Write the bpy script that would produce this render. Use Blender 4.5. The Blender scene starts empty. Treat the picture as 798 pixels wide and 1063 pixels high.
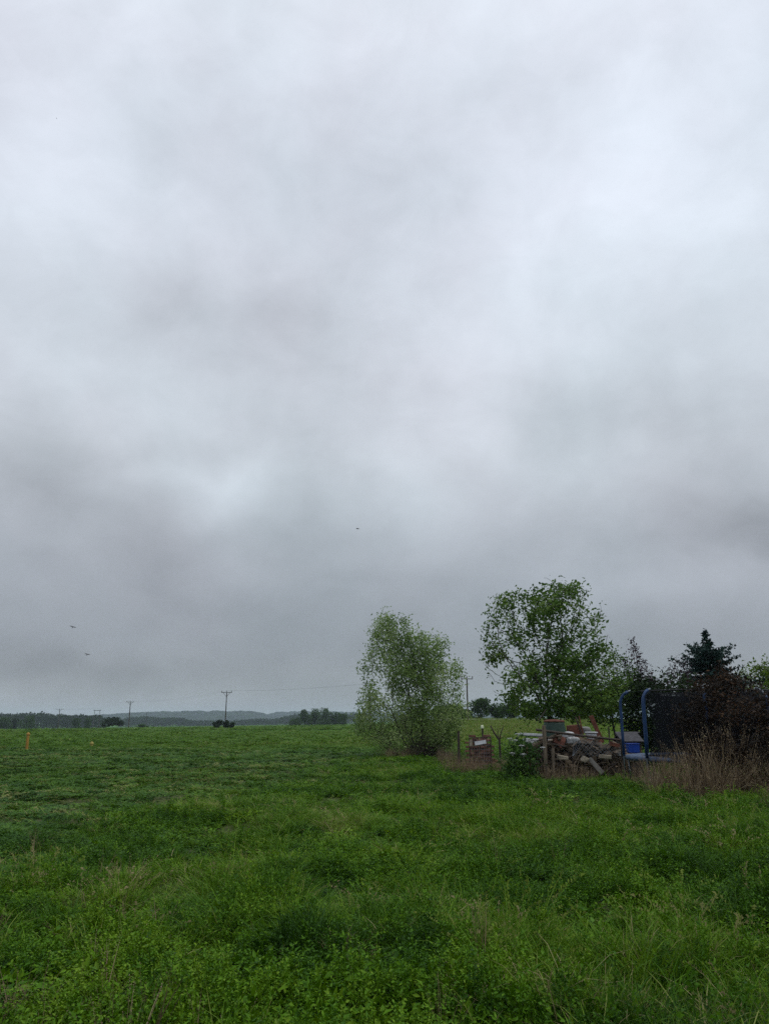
import bpy, bmesh, math, random
import numpy as np
from mathutils import Vector, Matrix, Euler

random.seed(7)
R = math.radians
S = bpy.context.scene
COL = S.collection

# ------------------------------------------------------------------ camera
EYE = 1.70
PITCH = R(14.65)
FPX, CX, CY = 830.0, 399.0, 531.5
cam_d = bpy.data.cameras.new('camera')
cam = bpy.data.objects.new('camera', cam_d)
COL.objects.link(cam)
cam.location = (0, 0, EYE)
cam.rotation_euler = (R(90) + PITCH, 0, 0)
cam_d.sensor_fit = 'VERTICAL'
cam_d.sensor_height = 34.6
cam_d.sensor_width = 34.6
cam_d.lens = FPX / 1063.0 * 34.6
cam_d.clip_start = 0.1
cam_d.clip_end = 20000
S.camera = cam

def raydir(px, py):
    u, v = (px - CX) / FPX, (CY - py) / FPX
    return np.array([u, math.cos(PITCH) - v * math.sin(PITCH), math.sin(PITCH) + v * math.cos(PITCH)])

def at(px, py, Y):
    """world point seen at a pixel of the photo, at distance Y along the ground"""
    d = raydir(px, py)
    return np.array([0, 0, EYE]) + d * (Y / d[1])

def xat(px, Y):
    return at(px, 750, Y)[0]

# ------------------------------------------------------------------ render settings / light
S.view_settings.view_transform = 'Standard'
S.view_settings.look = 'None'
S.view_settings.exposure = 0.0
S.view_settings.gamma = 1.0
S.view_settings.use_curve_mapping = False
S.render.engine = 'CYCLES'
cy = S.cycles
cy.max_bounces = 5
cy.diffuse_bounces = 3
cy.glossy_bounces = 2
cy.transmission_bounces = 3
cy.transparent_max_bounces = 16
cy.volume_bounces = 1
cy.use_denoising = False
cy.sample_clamp_indirect = 4

SUN_EL, SUN_AZ = 58, 118      # the veiled sun high to the right
sd = bpy.data.lights.new('sun', 'SUN')
sd.energy = 1.3
sd.angle = R(14)
sd.color = (1.0, 0.97, 0.92)
sun = bpy.data.objects.new('sun', sd)
COL.objects.link(sun)
sv = Vector((math.sin(R(SUN_AZ)) * math.cos(R(SUN_EL)), math.cos(R(SUN_AZ)) * math.cos(R(SUN_EL)), math.sin(R(SUN_EL))))
sun.rotation_euler = sv.to_track_quat('Z', 'Y').to_euler()

def srgb(*c):
    out = []
    for v in c:
        v /= 255.0
        out.append(v / 12.92 if v <= 0.04045 else ((v + 0.055) / 1.055) ** 2.4)
    return tuple(out)

def make_sky():
    w = bpy.data.worlds.new('World')
    S.world = w
    w.use_nodes = True
    nt = w.node_tree
    nt.nodes.clear()
    N, L = nt.nodes.new, nt.links.new

    def math_(op, a, b=None, clamp=False):
        n = N('ShaderNodeMath'); n.operation = op; n.use_clamp = clamp
        for i, v in enumerate((a, b)):
            if v is None: continue
            if isinstance(v, (int, float)): n.inputs[i].default_value = v
            else: L(v, n.inputs[i])
        return n.outputs[0]

    def vec(op, a, b=None):
        n = N('ShaderNodeVectorMath'); n.operation = op
        for i, v in enumerate((a, b)):
            if v is None: continue
            if isinstance(v, (tuple, list, np.ndarray)): n.inputs[i].default_value = tuple(float(q) for q in v)
            else: L(v, n.inputs[i])
        return n

    tc = N('ShaderNodeTexCoord')
    d = tc.outputs['Generated']
    sep = N('ShaderNodeSeparateXYZ'); L(d, sep.inputs[0])
    z = sep.outputs[2]
    # elevation ramp of the overcast layer
    ramp = N('ShaderNodeValToRGB')
    zz = math_('MAXIMUM', z, 0.0)
    stops = [(0.0, (157, 160, 163)), (.05, (151, 156, 162)), (.09, (153, 159, 167)), (.16, (167, 173, 182)), (.22, (178, 184, 193)),
             (.31, (199, 205, 214)), (.40, (210, 216, 226)), (.50, (217, 223, 234)), (.60, (222, 228, 240)),
             (.68, (229, 235, 247)), (.76, (235, 241, 252)), (1.0, (234, 240, 250))]
    e = ramp.color_ramp.elements
    while len(e) < len(stops): e.new(0.5)
    for el, (p, c) in zip(e, stops):
        el.position = p; el.color = (*srgb(*c), 1)
    L(zz, ramp.inputs[0])
    # cloud-base coordinates: the layer seen in perspective
    den = math_('ADD', zz, 0.13)
    inv = math_('DIVIDE', 1.0, den)
    cb = N('ShaderNodeCombineXYZ')
    L(math_('MULTIPLY', sep.outputs[0], inv), cb.inputs[0])
    L(math_('MULTIPLY', sep.outputs[1], inv), cb.inputs[1])
    def noise(src, scale, det, rough, dist=0.0):
        n = N('ShaderNodeTexNoise'); n.inputs['Scale'].default_value = scale
        n.inputs['Detail'].default_value = det; n.inputs['Roughness'].default_value = rough
        n.inputs['Distortion'].default_value = dist
        L(src, n.inputs['Vector']); return n
    # warp the viewing direction so the banks get ragged outlines
    nw = noise(d, 4.5, 4, 0.55)
    wv = vec('MULTIPLY', vec('SUBTRACT', nw.outputs['Color'], (.5, .5, .5)).outputs[0], (.17, .17, .15))
    dw = vec('ADD', d, wv.outputs[0]).outputs[0]
    blobs = [  # x, y in the photo, half sizes, strength: where the layer is thin (+) or thick (-)
        (505, 375, 85, 65, .15), (565, 300, 110, 60, .06), (232, 518, 44, 28, .31), (480, 520, 26, 60, .10), (75, 390, 60, 34, .13),
        (15, 190, 60, 70, .08), (250, 330, 100, 60, -.16), (40, 440, 70, 30, -.12), (590, 430, 70, 38, -.14), (50, 490, 90, 38, -.20),
        (90, 590, 130, 40, -.08), (80, 690, 160, 16, -.24), (420, 575, 140, 30, -.05), (790, 545, 80, 40, -.36),
        (435, 520, 34, 80, .14), (335, 480, 60, 40, -.10), (690, 230, 130, 80, .05), (130, 130, 110, 60, -.05),
        (150, 490, 50, 16, .14), (690, 605, 90, 28, .17), (560, 560, 80, 22, .06), (300, 690, 160, 12, .03), (330, 630, 130, 16, -.05), (330, 700, 120, 10, .05),
        (550, 500, 40, 30, .08), (640, 480, 60, 34, .12), (360, 200, 70, 90, -.04), (250, 610, 60, 14, .03),
        (400, 40, 100, 50, .03), (440, 160, 80, 70, -.09),
        (330, 250, 70, 70, -.08), (200, 330, 60, 50, -.06), (620, 215, 80, 45, .08), (690, 120, 80, 40, .06), (60, 110, 60, 60, .06), (210, 130, 60, 70, -.06), (300, 400, 60, 30, -.06),
        (720, 440, 70, 34, -.07), (520, 440, 26, 40, .08), (120, 440, 50, 18, .10), (640, 340, 50, 40, -.05), (560, 90, 60, 40, -.05), (770, 270, 50, 50, .05),
        (200, 640, 100, 14, -.07), (480, 660, 120, 14, -.05), (120, 725, 160, 8, .06), (350, 560, 60, 16, -.05), (180, 560, 60, 14, -.05),
    ]
    tot = None
    for (px, py, wx, wy, amp) in blobs:
        c = raydir(px, py); c = c / np.linalg.norm(c)
        s = vec('SUBTRACT', dw, c).outputs[0]
        vs = math.cos(PITCH + math.atan((CY - py) / FPX))
        m = vec('MULTIPLY', s, (FPX / wx, FPX / wx, FPX / wy / max(vs, .4))).outputs[0]
        q = vec('DOT_PRODUCT', m, m).outputs['Value']
        g = math_('POWER', math.exp(-1), q)
        g = math_('MULTIPLY', g, amp * (.75 if amp < 0 else 1.0))
        tot = g if tot is None else math_('ADD', tot, g)
    flat = vec('MULTIPLY', d, (1.0, 1.0, 1.7)).outputs[0]
    n1 = noise(flat, 3.0, 7, 0.55, 0.5)
    n5 = noise(vec('MULTIPLY', d, (1.0, 1.0, 1.35)).outputs[0], 15.0, 6, 0.6, 0.6)
    n2 = noise(d, 8.0, 7, 0.58, 0.35)
    n3 = noise(cb.outputs[0], 0.35, 3, 0.5)
    f1 = math_('MULTIPLY', math_('SUBTRACT', n1.outputs[0], .5), .40)
    f2 = math_('MULTIPLY', math_('SUBTRACT', n2.outputs[0], .5), .26)
    f3 = math_('MULTIPLY', math_('SUBTRACT', n3.outputs[0], .5), .20)
    f5 = math_('MULTIPLY', math_('SUBTRACT', n5.outputs[0], .5), .16)
    tot = math_('ADD', math_('ADD', tot, f5), math_('ADD', math_('ADD', f1, f2), f3))
    amp = math_('ADD', 1.0, tot)
    amp = math_('MINIMUM', math_('MAXIMUM', amp, .5), 1.5)
    scl = N('ShaderNodeVectorMath'); scl.operation = 'SCALE'
    # thin places let a colder, bluer light through, thick ones are faintly violet
    n4 = noise(d, 3.2, 4, 0.5)
    hue = N('ShaderNodeValToRGB'); hue.color_ramp.elements[0].position = .36; hue.color_ramp.elements[1].position = .64
    hue.color_ramp.elements[0].color = (.972, 1.008, 1.0, 1); hue.color_ramp.elements[1].color = (1.003, .997, .998, 1)
    L(n4.outputs[0], hue.inputs[0])
    tinted = vec('MULTIPLY', ramp.outputs[0], hue.outputs[0])
    L(tinted.outputs[0], scl.inputs[0]); L(amp, scl.inputs['Scale'])
    bg = N('ShaderNodeBackground'); bg.inputs['Strength'].default_value = SKY_GAIN
    L(scl.outputs[0], bg.inputs['Color'])
    sky = N('ShaderNodeTexSky'); sky.sky_type = 'NISHITA'; sky.sun_disc = False
    sky.sun_elevation = R(SUN_EL); sky.sun_rotation = R(SUN_AZ)
    bs = N('ShaderNodeBackground'); bs.inputs['Strength'].default_value = 0.05
    L(sky.outputs[0], bs.inputs['Color'])
    mx = N('ShaderNodeMixShader'); mx.inputs[0].default_value = 0.96     # cloud cover over the clear sky
    L(bs.outputs[0], mx.inputs[1]); L(bg.outputs[0], mx.inputs[2])
    out = N('ShaderNodeOutputWorld'); L(mx.outputs[0], out.inputs['Surface'])
SKY_GAIN = 1.0
make_sky()

# ------------------------------------------------------------------ helpers
def hash2(ix, iy, seed):
    h = (ix.astype(np.int64) * 374761393 + iy.astype(np.int64) * 668265263 + seed * 1274126177) & 0x7fffffff
    h = ((h ^ (h >> 13)) * 1274126177) & 0x7fffffff
    return ((h ^ (h >> 16)) & 0xffff) / 65535.0

def vnoise(x, y, seed=0):
    x = np.asarray(x, float); y = np.asarray(y, float)
    ix, iy = np.floor(x), np.floor(y)
    fx, fy = x - ix, y - iy
    fx = fx * fx * (3 - 2 * fx); fy = fy * fy * (3 - 2 * fy)
    a, b = hash2(ix, iy, seed), hash2(ix + 1, iy, seed)
    c, d = hash2(ix, iy + 1, seed), hash2(ix + 1, iy + 1, seed)
    return (a * (1 - fx) + b * fx) * (1 - fy) + (c * (1 - fx) + d * fx) * fy

def fbm(x, y, seed=0, octaves=4):
    s, a, t = 0, 1.0, 0
    for o in range(octaves):
        s = s + a * vnoise(np.asarray(x) * 2 ** o, np.asarray(y) * 2 ** o, seed + o * 17); t += a; a *= .5
    return s / t

def sstep(a, b, x):
    t = np.clip((np.asarray(x, float) - a) / (b - a), 0, 1)
    return t * t * (3 - 2 * t)

def gz(x, y):
    """height of the ground"""
    x = np.asarray(x, float); y = np.asarray(y, float)
    r = np.hypot(x, y)
    z = (fbm(x / 5, y / 5, 3) - .5) * .22 * sstep(2, 8, r) * (1 - sstep(60, 140, r))
    z = z + (fbm(x / 1.1, y / 1.1, 5, 3) - .5) * .26 * (1 - sstep(28, 55, r)) * sstep(1, 4, r)
    z = z - .0138 * np.clip(-x - 20, 0, 420) * sstep(90, 300, y)
    z = z + 1.75 * sstep(55, 150, y) * sstep(-6, 14, x) * (1 - sstep(200, 420, y))
    z = z - 4.0 * sstep(335, 520, y) * (1 - sstep(900, 2000, y))
    return z

def g1(x, y):
    return float(gz(x, y))

def attrs(o, label=None, cat=None, group=None, kind=None):
    if label: o['label'] = label
    if cat: o['category'] = cat
    if group: o['group'] = group
    if kind: o['kind'] = kind
    return o

def empty(name, loc, label, cat, group=None):
    o = bpy.data.objects.new(name, None)
    COL.objects.link(o)
    o.location = tuple(float(v) for v in loc)
    o.empty_display_size = .2
    return attrs(o, label, cat, group)

def mesh_obj(name, verts, faces, material, parent=None, origin=None, smooth=False, fattr=None, link=True):
    """faces: list/array of index tuples (arrays of one size are fast)"""
    V = np.asarray(verts, float).reshape(-1, 3)
    if origin is None:
        origin = np.array(parent.location) if parent is not None else np.zeros(3)
    V = V - np.asarray(origin)
    me = bpy.data.meshes.new(name)
    if isinstance(faces, np.ndarray): groups = [faces]
    elif len(faces) and isinstance(faces[0], np.ndarray) and faces[0].ndim == 2: groups = list(faces)
    else: groups = None
    if groups is None:
        me.from_pydata([tuple(v) for v in V], [], [tuple(f) for f in faces])
    else:
        groups = [g for g in groups if len(g)]
        loops = np.concatenate([g.ravel() for g in groups]).astype(np.int32)
        sizes = np.concatenate([np.full(len(g), g.shape[1]) for g in groups]).astype(np.int32)
        starts = np.concatenate([[0], np.cumsum(sizes)[:-1]]).astype(np.int32)
        me.vertices.add(len(V)); me.vertices.foreach_set('co', V.astype(np.float32).ravel())
        me.loops.add(len(loops)); me.loops.foreach_set('vertex_index', loops)
        me.polygons.add(len(sizes)); me.polygons.foreach_set('loop_start', starts)
        try: me.polygons.foreach_set('loop_total', sizes)
        except Exception: pass
    if fattr is not None:
        a = me.attributes.new('var', 'FLOAT', 'POINT')
        a.data.foreach_set('value', np.asarray(fattr, np.float32))
    me.update(calc_edges=True)
    me.validate()
    if smooth:
        me.polygons.foreach_set('use_smooth', np.ones(len(me.polygons), bool))
    if material: me.materials.append(material)
    o = bpy.data.objects.new(name, me)
    if link: COL.objects.link(o)
    if parent is not None: o.parent = parent
    else: o.location = tuple(float(q) for q in origin)
    return o

class MB:
    """collects boxes, tubes and sheets into ONE mesh"""
    def __init__(s): s.v, s.f = [], []
    def add(s, verts, faces):
        n = len(s.v); s.v += [tuple(map(float, q)) for q in verts]; s.f += [tuple(i + n for i in f) for f in faces]
        return s
    def box(s, c, size, rot=(0, 0, 0), jit=0.0):
        M = Euler(rot).to_matrix(); hx, hy, hz = size[0] / 2, size[1] / 2, size[2] / 2
        vs = []
        for (a, b, d) in ((-1,-1,-1),(1,-1,-1),(1,1,-1),(-1,1,-1),(-1,-1,1),(1,-1,1),(1,1,1),(-1,1,1)):
            q = Vector((a * hx + random.uniform(-jit, jit), b * hy + random.uniform(-jit, jit), d * hz + random.uniform(-jit, jit)))
            vs.append(M @ q + Vector(c))
        return s.add(vs, [(0,3,2,1),(4,5,6,7),(0,1,5,4),(1,2,6,5),(2,3,7,6),(3,0,4,7)])
    def tube(s, pts, rad, n=8, closed=False, caps=True):
        pts = [Vector(p) for p in pts]; k = len(pts)
        if isinstance(rad, (int, float)): rad = [rad] * k
        rings, prev = [], None
        for i, p in enumerate(pts):
            if closed: t = pts[(i + 1) % k] - pts[i - 1]
            else: t = pts[min(i + 1, k - 1)] - pts[max(i - 1, 0)]
            t.normalize()
            if prev is None: a = t.orthogonal().normalized()
            else: a = (prev - t * prev.dot(t)).normalized()
            prev = a; b = t.cross(a)
            rings.append([p + (a * math.cos(2 * math.pi * j / n) + b * math.sin(2 * math.pi * j / n)) * rad[i] for j in range(n)])
        vs = [q for r in rings for q in r]; fs = []
        for i in range(k if closed else k - 1):
            i2 = (i + 1) % k
            for j in range(n):
                j2 = (j + 1) % n
                fs.append((i * n + j, i * n + j2, i2 * n + j2, i2 * n + j))
        if caps and not closed:
            fs.append(tuple(reversed(range(n)))); fs.append(tuple((k - 1) * n + j for j in range(n)))
        return s.add(vs, fs)
    def lathe(s, c, prof, n=16, rot=(0, 0, 0)):
        M = Euler(rot).to_matrix(); vs, fs = [], []
        for (r, z) in prof:
            for j in range(n):
                a = 2 * math.pi * j / n
                vs.append(M @ Vector((r * math.cos(a), r * math.sin(a), z)) + Vector(c))
        for i in range(len(prof) - 1):
            for j in range(n):
                j2 = (j + 1) % n
                fs.append((i * n + j, i * n + j2, (i + 1) * n + j2, (i + 1) * n + j))
        fs.append(tuple(reversed(range(n)))); fs.append(tuple((len(prof) - 1) * n + j for j in range(n)))
        return s.add(vs, fs)
    def build(s, name, m, parent=None, origin=None, smooth=False, bevel=0.0):
        if origin is None and parent is None: origin = tuple(np.mean(np.array(s.v), 0)[:2]) + (min(q[2] for q in s.v),)
        o = mesh_obj(name, s.v, s.f, m, parent, origin, smooth)
        if bevel:
            b = o.modifiers.new('bevel', 'BEVEL'); b.width = bevel; b.segments = 2
        return o

# ------------------------------------------------------------------ materials
def ramp_set(r, stops):
    e = r.color_ramp.elements
    while len(e) < len(stops): e.new(.5)
    for el, (p, c) in zip(e, stops):
        el.position = p; el.color = (*c, 1)

def leaf_mat(name, stops, rough=.55, trans=.35, instancer=False, spec=.10):
    m = bpy.data.materials.new(name); m.use_nodes = True
    nt = m.node_tree; nt.nodes.clear(); N, L = nt.nodes.new, nt.links.new
    a = N('ShaderNodeAttribute'); a.attribute_type = 'INSTANCER' if instancer else 'GEOMETRY'
    a.attribute_name = 'tint' if instancer else 'var'
    fac = a.outputs['Fac']
    if instancer:      # leaf to leaf variation inside a tuft
        b = N('ShaderNodeAttribute'); b.attribute_name = 'var'
        mm = N('ShaderNodeMath'); mm.operation = 'ADD'
        L(fac, mm.inputs[0]); L(b.outputs['Fac'], mm.inputs[1]); fac = mm.outputs[0]
    r = N('ShaderNodeValToRGB'); ramp_set(r, stops); L(fac, r.inputs[0])
    p = N('ShaderNodeBsdfPrincipled'); p.inputs['Roughness'].default_value = rough
    p.inputs['Specular IOR Level'].default_value = spec
    L(r.outputs[0], p.inputs['Base Color'])
    t = N('ShaderNodeBsdfTranslucent')
    hs = N('ShaderNodeHueSaturation'); hs.inputs['Saturation'].default_value = 1.1; hs.inputs['Value'].default_value = 1.3
    hs.inputs['Hue'].default_value = .49
    L(r.outputs[0], hs.inputs['Color']); L(hs.outputs[0], t.inputs['Color'])
    mx = N('ShaderNodeMixShader'); mx.inputs[0].default_value = trans
    L(p.outputs[0], mx.inputs[1]); L(t.outputs[0], mx.inputs[2])
    o = N('ShaderNodeOutputMaterial'); L(mx.outputs[0], o.inputs['Surface'])
    return m

def solid(name, c1, c2=None, scale=6.0, rough=.8, metal=0.0, c3=None, stretch=(1, 1, 1), bump=.0, randomize=0.0, spec=.3):
    """two or three tone weathered material"""
    m = bpy.data.materials.new(name); m.use_nodes = True
    nt = m.node_tree; nt.nodes.clear(); N, L = nt.nodes.new, nt.links.new
    p = N('ShaderNodeBsdfPrincipled'); p.inputs['Roughness'].default_value = rough; p.inputs['Metallic'].default_value = metal
    p.inputs['Specular IOR Level'].default_value = spec
    tc = N('ShaderNodeTexCoord'); mp = N('ShaderNodeMapping'); mp.inputs['Scale'].default_value = stretch
    L(tc.outputs['Object'], mp.inputs[0])
    n = N('ShaderNodeTexNoise'); n.inputs['Scale'].default_value = scale; n.inputs['Detail'].default_value = 6
    n.inputs['Roughness'].default_value = .65
    L(mp.outputs[0], n.inputs['Vector'])
    r = N('ShaderNodeValToRGB')
    c2 = c2 or tuple(v * .7 for v in c1)
    ramp_set(r, [(.32, c2), (.6, c1)] + ([(.75, c3)] if c3 else []))
    L(n.outputs[0], r.inputs[0])
    col = r.outputs[0]
    if randomize:
        oi = N('ShaderNodeObjectInfo'); hs = N('ShaderNodeHueSaturation')
        mr = N('ShaderNodeMapRange'); mr.inputs['To Min'].default_value = 1 - randomize; mr.inputs['To Max'].default_value = 1 + randomize
        L(oi.outputs['Random'], mr.inputs['Value']); L(mr.outputs[0], hs.inputs['Value']); L(col, hs.inputs['Color']); col = hs.outputs[0]
    L(col, p.inputs['Base Color'])
    if bump:
        b = N('ShaderNodeBump'); b.inputs['Strength'].default_value = bump; b.inputs['Distance'].default_value = .02
        L(n.outputs[0], b.inputs['Height']); L(b.outputs[0], p.inputs['Normal'])
    o = N('ShaderNodeOutputMaterial'); L(p.outputs[0], o.inputs['Surface'])
    return m

M_bark = solid('bark_grey', (.075, .072, .05), (.035, .034, .024), 5, .9, stretch=(1, 1, .25), bump=.6)
M_bark_dark = solid('bark_dark', (.05, .042, .035), (.02, .017, .014), 5, .9, stretch=(1, 1, .25), bump=.6)
M_wood_old = solid('weathered_wood', (.15, .12, .085), (.05, .04, .03), 4, .85, c3=(.23, .19, .14), stretch=(6, 6, .6), bump=.4)
M_wood_pole = solid('pole_wood', (.075, .062, .05), (.04, .034, .03), 4, .9, stretch=(3, 3, .3))
M_wood_dark = solid('dark_wet_wood', (.05, .038, .03), (.018, .014, .012), 5, .8, stretch=(2, 2, .4), bump=.4)
M_log = solid('split_firewood', (.15, .115, .08), (.04, .03, .024), 9, .85, c3=(.34, .27, .19), stretch=(.6, 3, 3), bump=.5, randomize=.45)
M_stone = solid('pale_stone', (.25, .22, .17), (.11, .095, .07), 6, .9, bump=.4)
M_brick = solid('red_brick', (.16, .075, .052), (.075, .036, .028), 9, .9, c3=(.22, .12, .09), bump=.4, randomize=.35)
M_rust = solid('rusty_sheet', (.13, .045, .028), (.055, .02, .014), 8, .8, c3=(.2, .08, .04), bump=.2)
M_white = solid('white_enamel', (.45, .47, .5), (.26, .27, .28), 3, .4, spec=.5)
M_bag = solid('white_plastic_sack', (.42, .43, .44), (.22, .22, .22), 7, .6)
M_steel = solid('grey_steel', (.14, .14, .14), (.07, .06, .055), 6, .5, metal=.7)
M_blue = solid('blue_sleeve', (.012, .042, .12), (.007, .025, .075), 5, .55)
M_bluepad = solid('faded_blue_pad', (.06, .09, .15), (.035, .05, .09), 3, .7, c3=(.09, .12, .18))
M_bluecrate = solid('blue_plastic', (.012, .05, .30), (.01, .035, .2), 3, .4)
M_galv = solid('galvanised_tube', (.17, .2, .23), (.1, .12, .14), 5, .45, metal=.6)
M_greenplastic = solid('dark_green_plastic', (.022, .05, .038), (.012, .026, .02), 4, .5)
M_roofgrey = solid('grey_felt', (.06, .058, .065), (.035, .034, .038), 8, .9)
M_orange = solid('orange_paint', (.32, .18, .035), (.22, .12, .02), 4, .6)
M_yellow = solid('yellow_paint', (.3, .26, .06), (.22, .18, .04), 4, .6)
M_cap = solid('pale_cap', (.55, .6, .42), (.45, .5, .34), 4, .5)
M_bird = solid('dark_feathers', (.018, .017, .018), (.01, .01, .01), 9, .7)
M_cable = solid('aluminium_cable', (.05, .05, .055), (.04, .04, .045), 3, .6)
M_insul = solid('brown_insulator', (.05, .03, .02), (.03, .02, .015), 3, .3)

def net_mat():
    m = bpy.data.materials.new('safety_net'); m.use_nodes = True
    nt = m.node_tree; nt.nodes.clear(); N, L = nt.nodes.new, nt.links.new
    d = N('ShaderNodeBsdfDiffuse'); d.inputs[0].default_value = (.012, .013, .016, 1)
    t = N('ShaderNodeBsdfTransparent')
    tc = N('ShaderNodeTexCoord'); n = N('ShaderNodeTexNoise'); n.inputs['Scale'].default_value = 1.6; n.inputs['Detail'].default_value = 3
    L(tc.outputs['Object'], n.inputs['Vector'])
    mr = N('ShaderNodeMapRange'); mr.inputs['To Min'].default_value = .68; mr.inputs['To Max'].default_value = .9   # open weave, denser where it sags in folds
    L(n.outputs[0], mr.inputs['Value'])
    mx = N('ShaderNodeMixShader'); L(mr.outputs[0], mx.inputs[0]); L(t.outputs[0], mx.inputs[1]); L(d.outputs[0], mx.inputs[2])
    o = N('ShaderNodeOutputMaterial'); L(mx.outputs[0], o.inputs['Surface'])
    return m
M_net = net_mat()

def ground_mat():
    m = bpy.data.materials.new('soil_and_turf'); m.use_nodes = True
    nt = m.node_tree; nt.nodes.clear(); N, L = nt.nodes.new, nt.links.new
    g = N('ShaderNodeNewGeometry')
    n1 = N('ShaderNodeTexNoise'); n1.inputs['Scale'].default_value = .35; n1.inputs['Detail'].default_value = 8; n1.inputs['Roughness'].default_value = .65
    n2 = N('ShaderNodeTexNoise'); n2.inputs['Scale'].default_value = 9; n2.inputs['Detail'].default_value = 5
    L(g.outputs['Position'], n1.inputs['Vector']); L(g.outputs['Position'], n2.inputs['Vector'])
    soil = N('ShaderNodeValToRGB'); ramp_set(soil, [(.3, (.025, .019, .012)), (.7, (.075, .056, .036))]); L(n2.outputs[0], soil.inputs[0])
    turf = N('ShaderNodeValToRGB'); ramp_set(turf, [(.3, (.028, .09, .010)), (.5, (.045, .13, .010)), (.7, (.07, .165, .012))]); L(n1.outputs[0], turf.inputs[0])
    # beyond ~45 m the ground is closed turf / crop, nearer the soil shows between the plants
    ln = N('ShaderNodeVectorMath'); ln.operation = 'LENGTH'; L(g.outputs['Position'], ln.inputs[0])
    mr = N('ShaderNodeMapRange'); mr.inputs['From Min'].default_value = 25; mr.inputs['From Max'].default_value = 110
    mr.inputs['To Min'].default_value = .25
    L(ln.outputs['Value'], mr.inputs['Value'])
    mx = N('ShaderNodeMix'); mx.data_type = 'RGBA'
    L(mr.outputs[0], mx.inputs['Factor']); L(soil.outputs[0], mx.inputs['A']); L(turf.outputs[0], mx.inputs['B'])
    p = N('ShaderNodeBsdfPrincipled'); p.inputs['Roughness'].default_value = .95; p.inputs['Specular IOR Level'].default_value = .1
    L(mx.outputs['Result'], p.inputs['Base Color'])
    b = N('ShaderNodeBump'); b.inputs['Strength'].default_value = .6; b.inputs['Distance'].default_value = .05
    L(n2.outputs[0], b.inputs['Height']); L(b.outputs[0], p.inputs['Normal'])
    o = N('ShaderNodeOutputMaterial'); L(p.outputs[0], o.inputs['Surface'])
    return m

# ------------------------------------------------------------------ ground, hills, road
def build_ground():
    ys = np.concatenate([-np.geomspace(1, 400, 24)[::-1], np.linspace(-.6, 45, 130), np.geomspace(45.5, 7000, 150)])
    xr = np.concatenate([np.linspace(0, 26, 66), np.geomspace(26.6, 5500, 70)])
    xs = np.concatenate([-xr[::-1][:-1], xr])
    X, Y = np.meshgrid(xs, ys)
    Z = gz(X, Y)
    V = np.stack([X, Y, Z], -1).reshape(-1, 3)
    nx, ny = len(xs), len(ys)
    i = (np.arange(ny - 1)[:, None] * nx + np.arange(nx - 1)[None]).ravel()
    F = np.stack([i, i + 1, i + nx + 1, i + nx], 1)
    attrs(mesh_obj('ground', V, F, ground_mat(), smooth=True), kind='structure')
build_ground()

def hill_mat():
    m = bpy.data.materials.new('wooded_slope'); m.use_nodes = True
    nt = m.node_tree; nt.nodes.clear(); N, L = nt.nodes.new, nt.links.new
    g = N('ShaderNodeNewGeometry'); n = N('ShaderNodeTexNoise'); n.inputs['Scale'].default_value = .012; n.inputs['Detail'].default_value = 8
    L(g.outputs['Position'], n.inputs['Vector'])
    r = N('ShaderNodeValToRGB'); ramp_set(r, [(.35, (.006, .011, .008)), (.5, (.012, .021, .012)), (.7, (.022, .034, .018))]); L(n.outputs[0], r.inputs[0])
    p = N('ShaderNodeBsdfPrincipled'); p.inputs['Roughness'].default_value = .95; p.inputs['Specular IOR Level'].default_value = .05
    L(r.outputs[0], p.inputs['Base Color'])
    o = N('ShaderNodeOutputMaterial'); L(p.outputs[0], o.inputs['Surface'])
    return m
M_hill = hill_mat()

def hill(name, Y, prof, depth, bump, seed):
    """ridge whose skyline passes through the photo heights in prof = [(px, py)...] at distance Y"""
    pts = np.array([(at(px, py, Y)[0], at(px, py, Y)[2]) for px, py in prof])
    xs = np.arange(pts[0, 0], pts[-1, 0], bump * .8)
    top = np.interp(xs, pts[:, 0], pts[:, 1])
    crown = (vnoise(xs / (bump * 1.2), xs * 0, seed) - .5) * bump + (fbm(xs / (bump * 6), xs * 0, seed + 3) - .5) * bump * .2
    rows = np.linspace(-1, 1, 25)
    V = []
    for q in rows:
        hh = math.cos(q * math.pi / 2) ** .8
        jig = (vnoise(xs / (bump * 1.2), np.full_like(xs, q * 40), seed + 9) - .5) * bump
        z = -8 + (top + 8 + crown) * hh + (jig if abs(q) > .02 else 0) * hh
        V.append(np.stack([xs, np.full_like(xs, Y + q * depth), z], -1))
    V = np.array(V).reshape(-1, 3)
    n = len(xs); i = (np.arange(len(rows) - 1)[:, None] * n + np.arange(n - 1)[None]).ravel()
    attrs(mesh_obj(name, V, np.stack([i, i + 1, i + n + 1, i + n], 1), M_hill, smooth=True), kind='structure')

hill('wooded_hill', 3300, [(-900, 739), (-500, 736), (-200, 738), (60, 744), (112, 742.5), (128, 741), (150, 739.6), (185, 738.6), (225, 738.4), (262, 738.4), (271, 740.5), (278, 743.5), (300, 746), (330, 748)], 420, 6, 2)
hill('far_hill', 3900, [(180, 748), (240, 744), (276, 743), (286, 739.6), (300, 738.8), (330, 738.8), (345, 739), (400, 740), (480, 737), (560, 735), (700, 734), (900, 736), (1300, 730)], 420, 7, 11)

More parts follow.
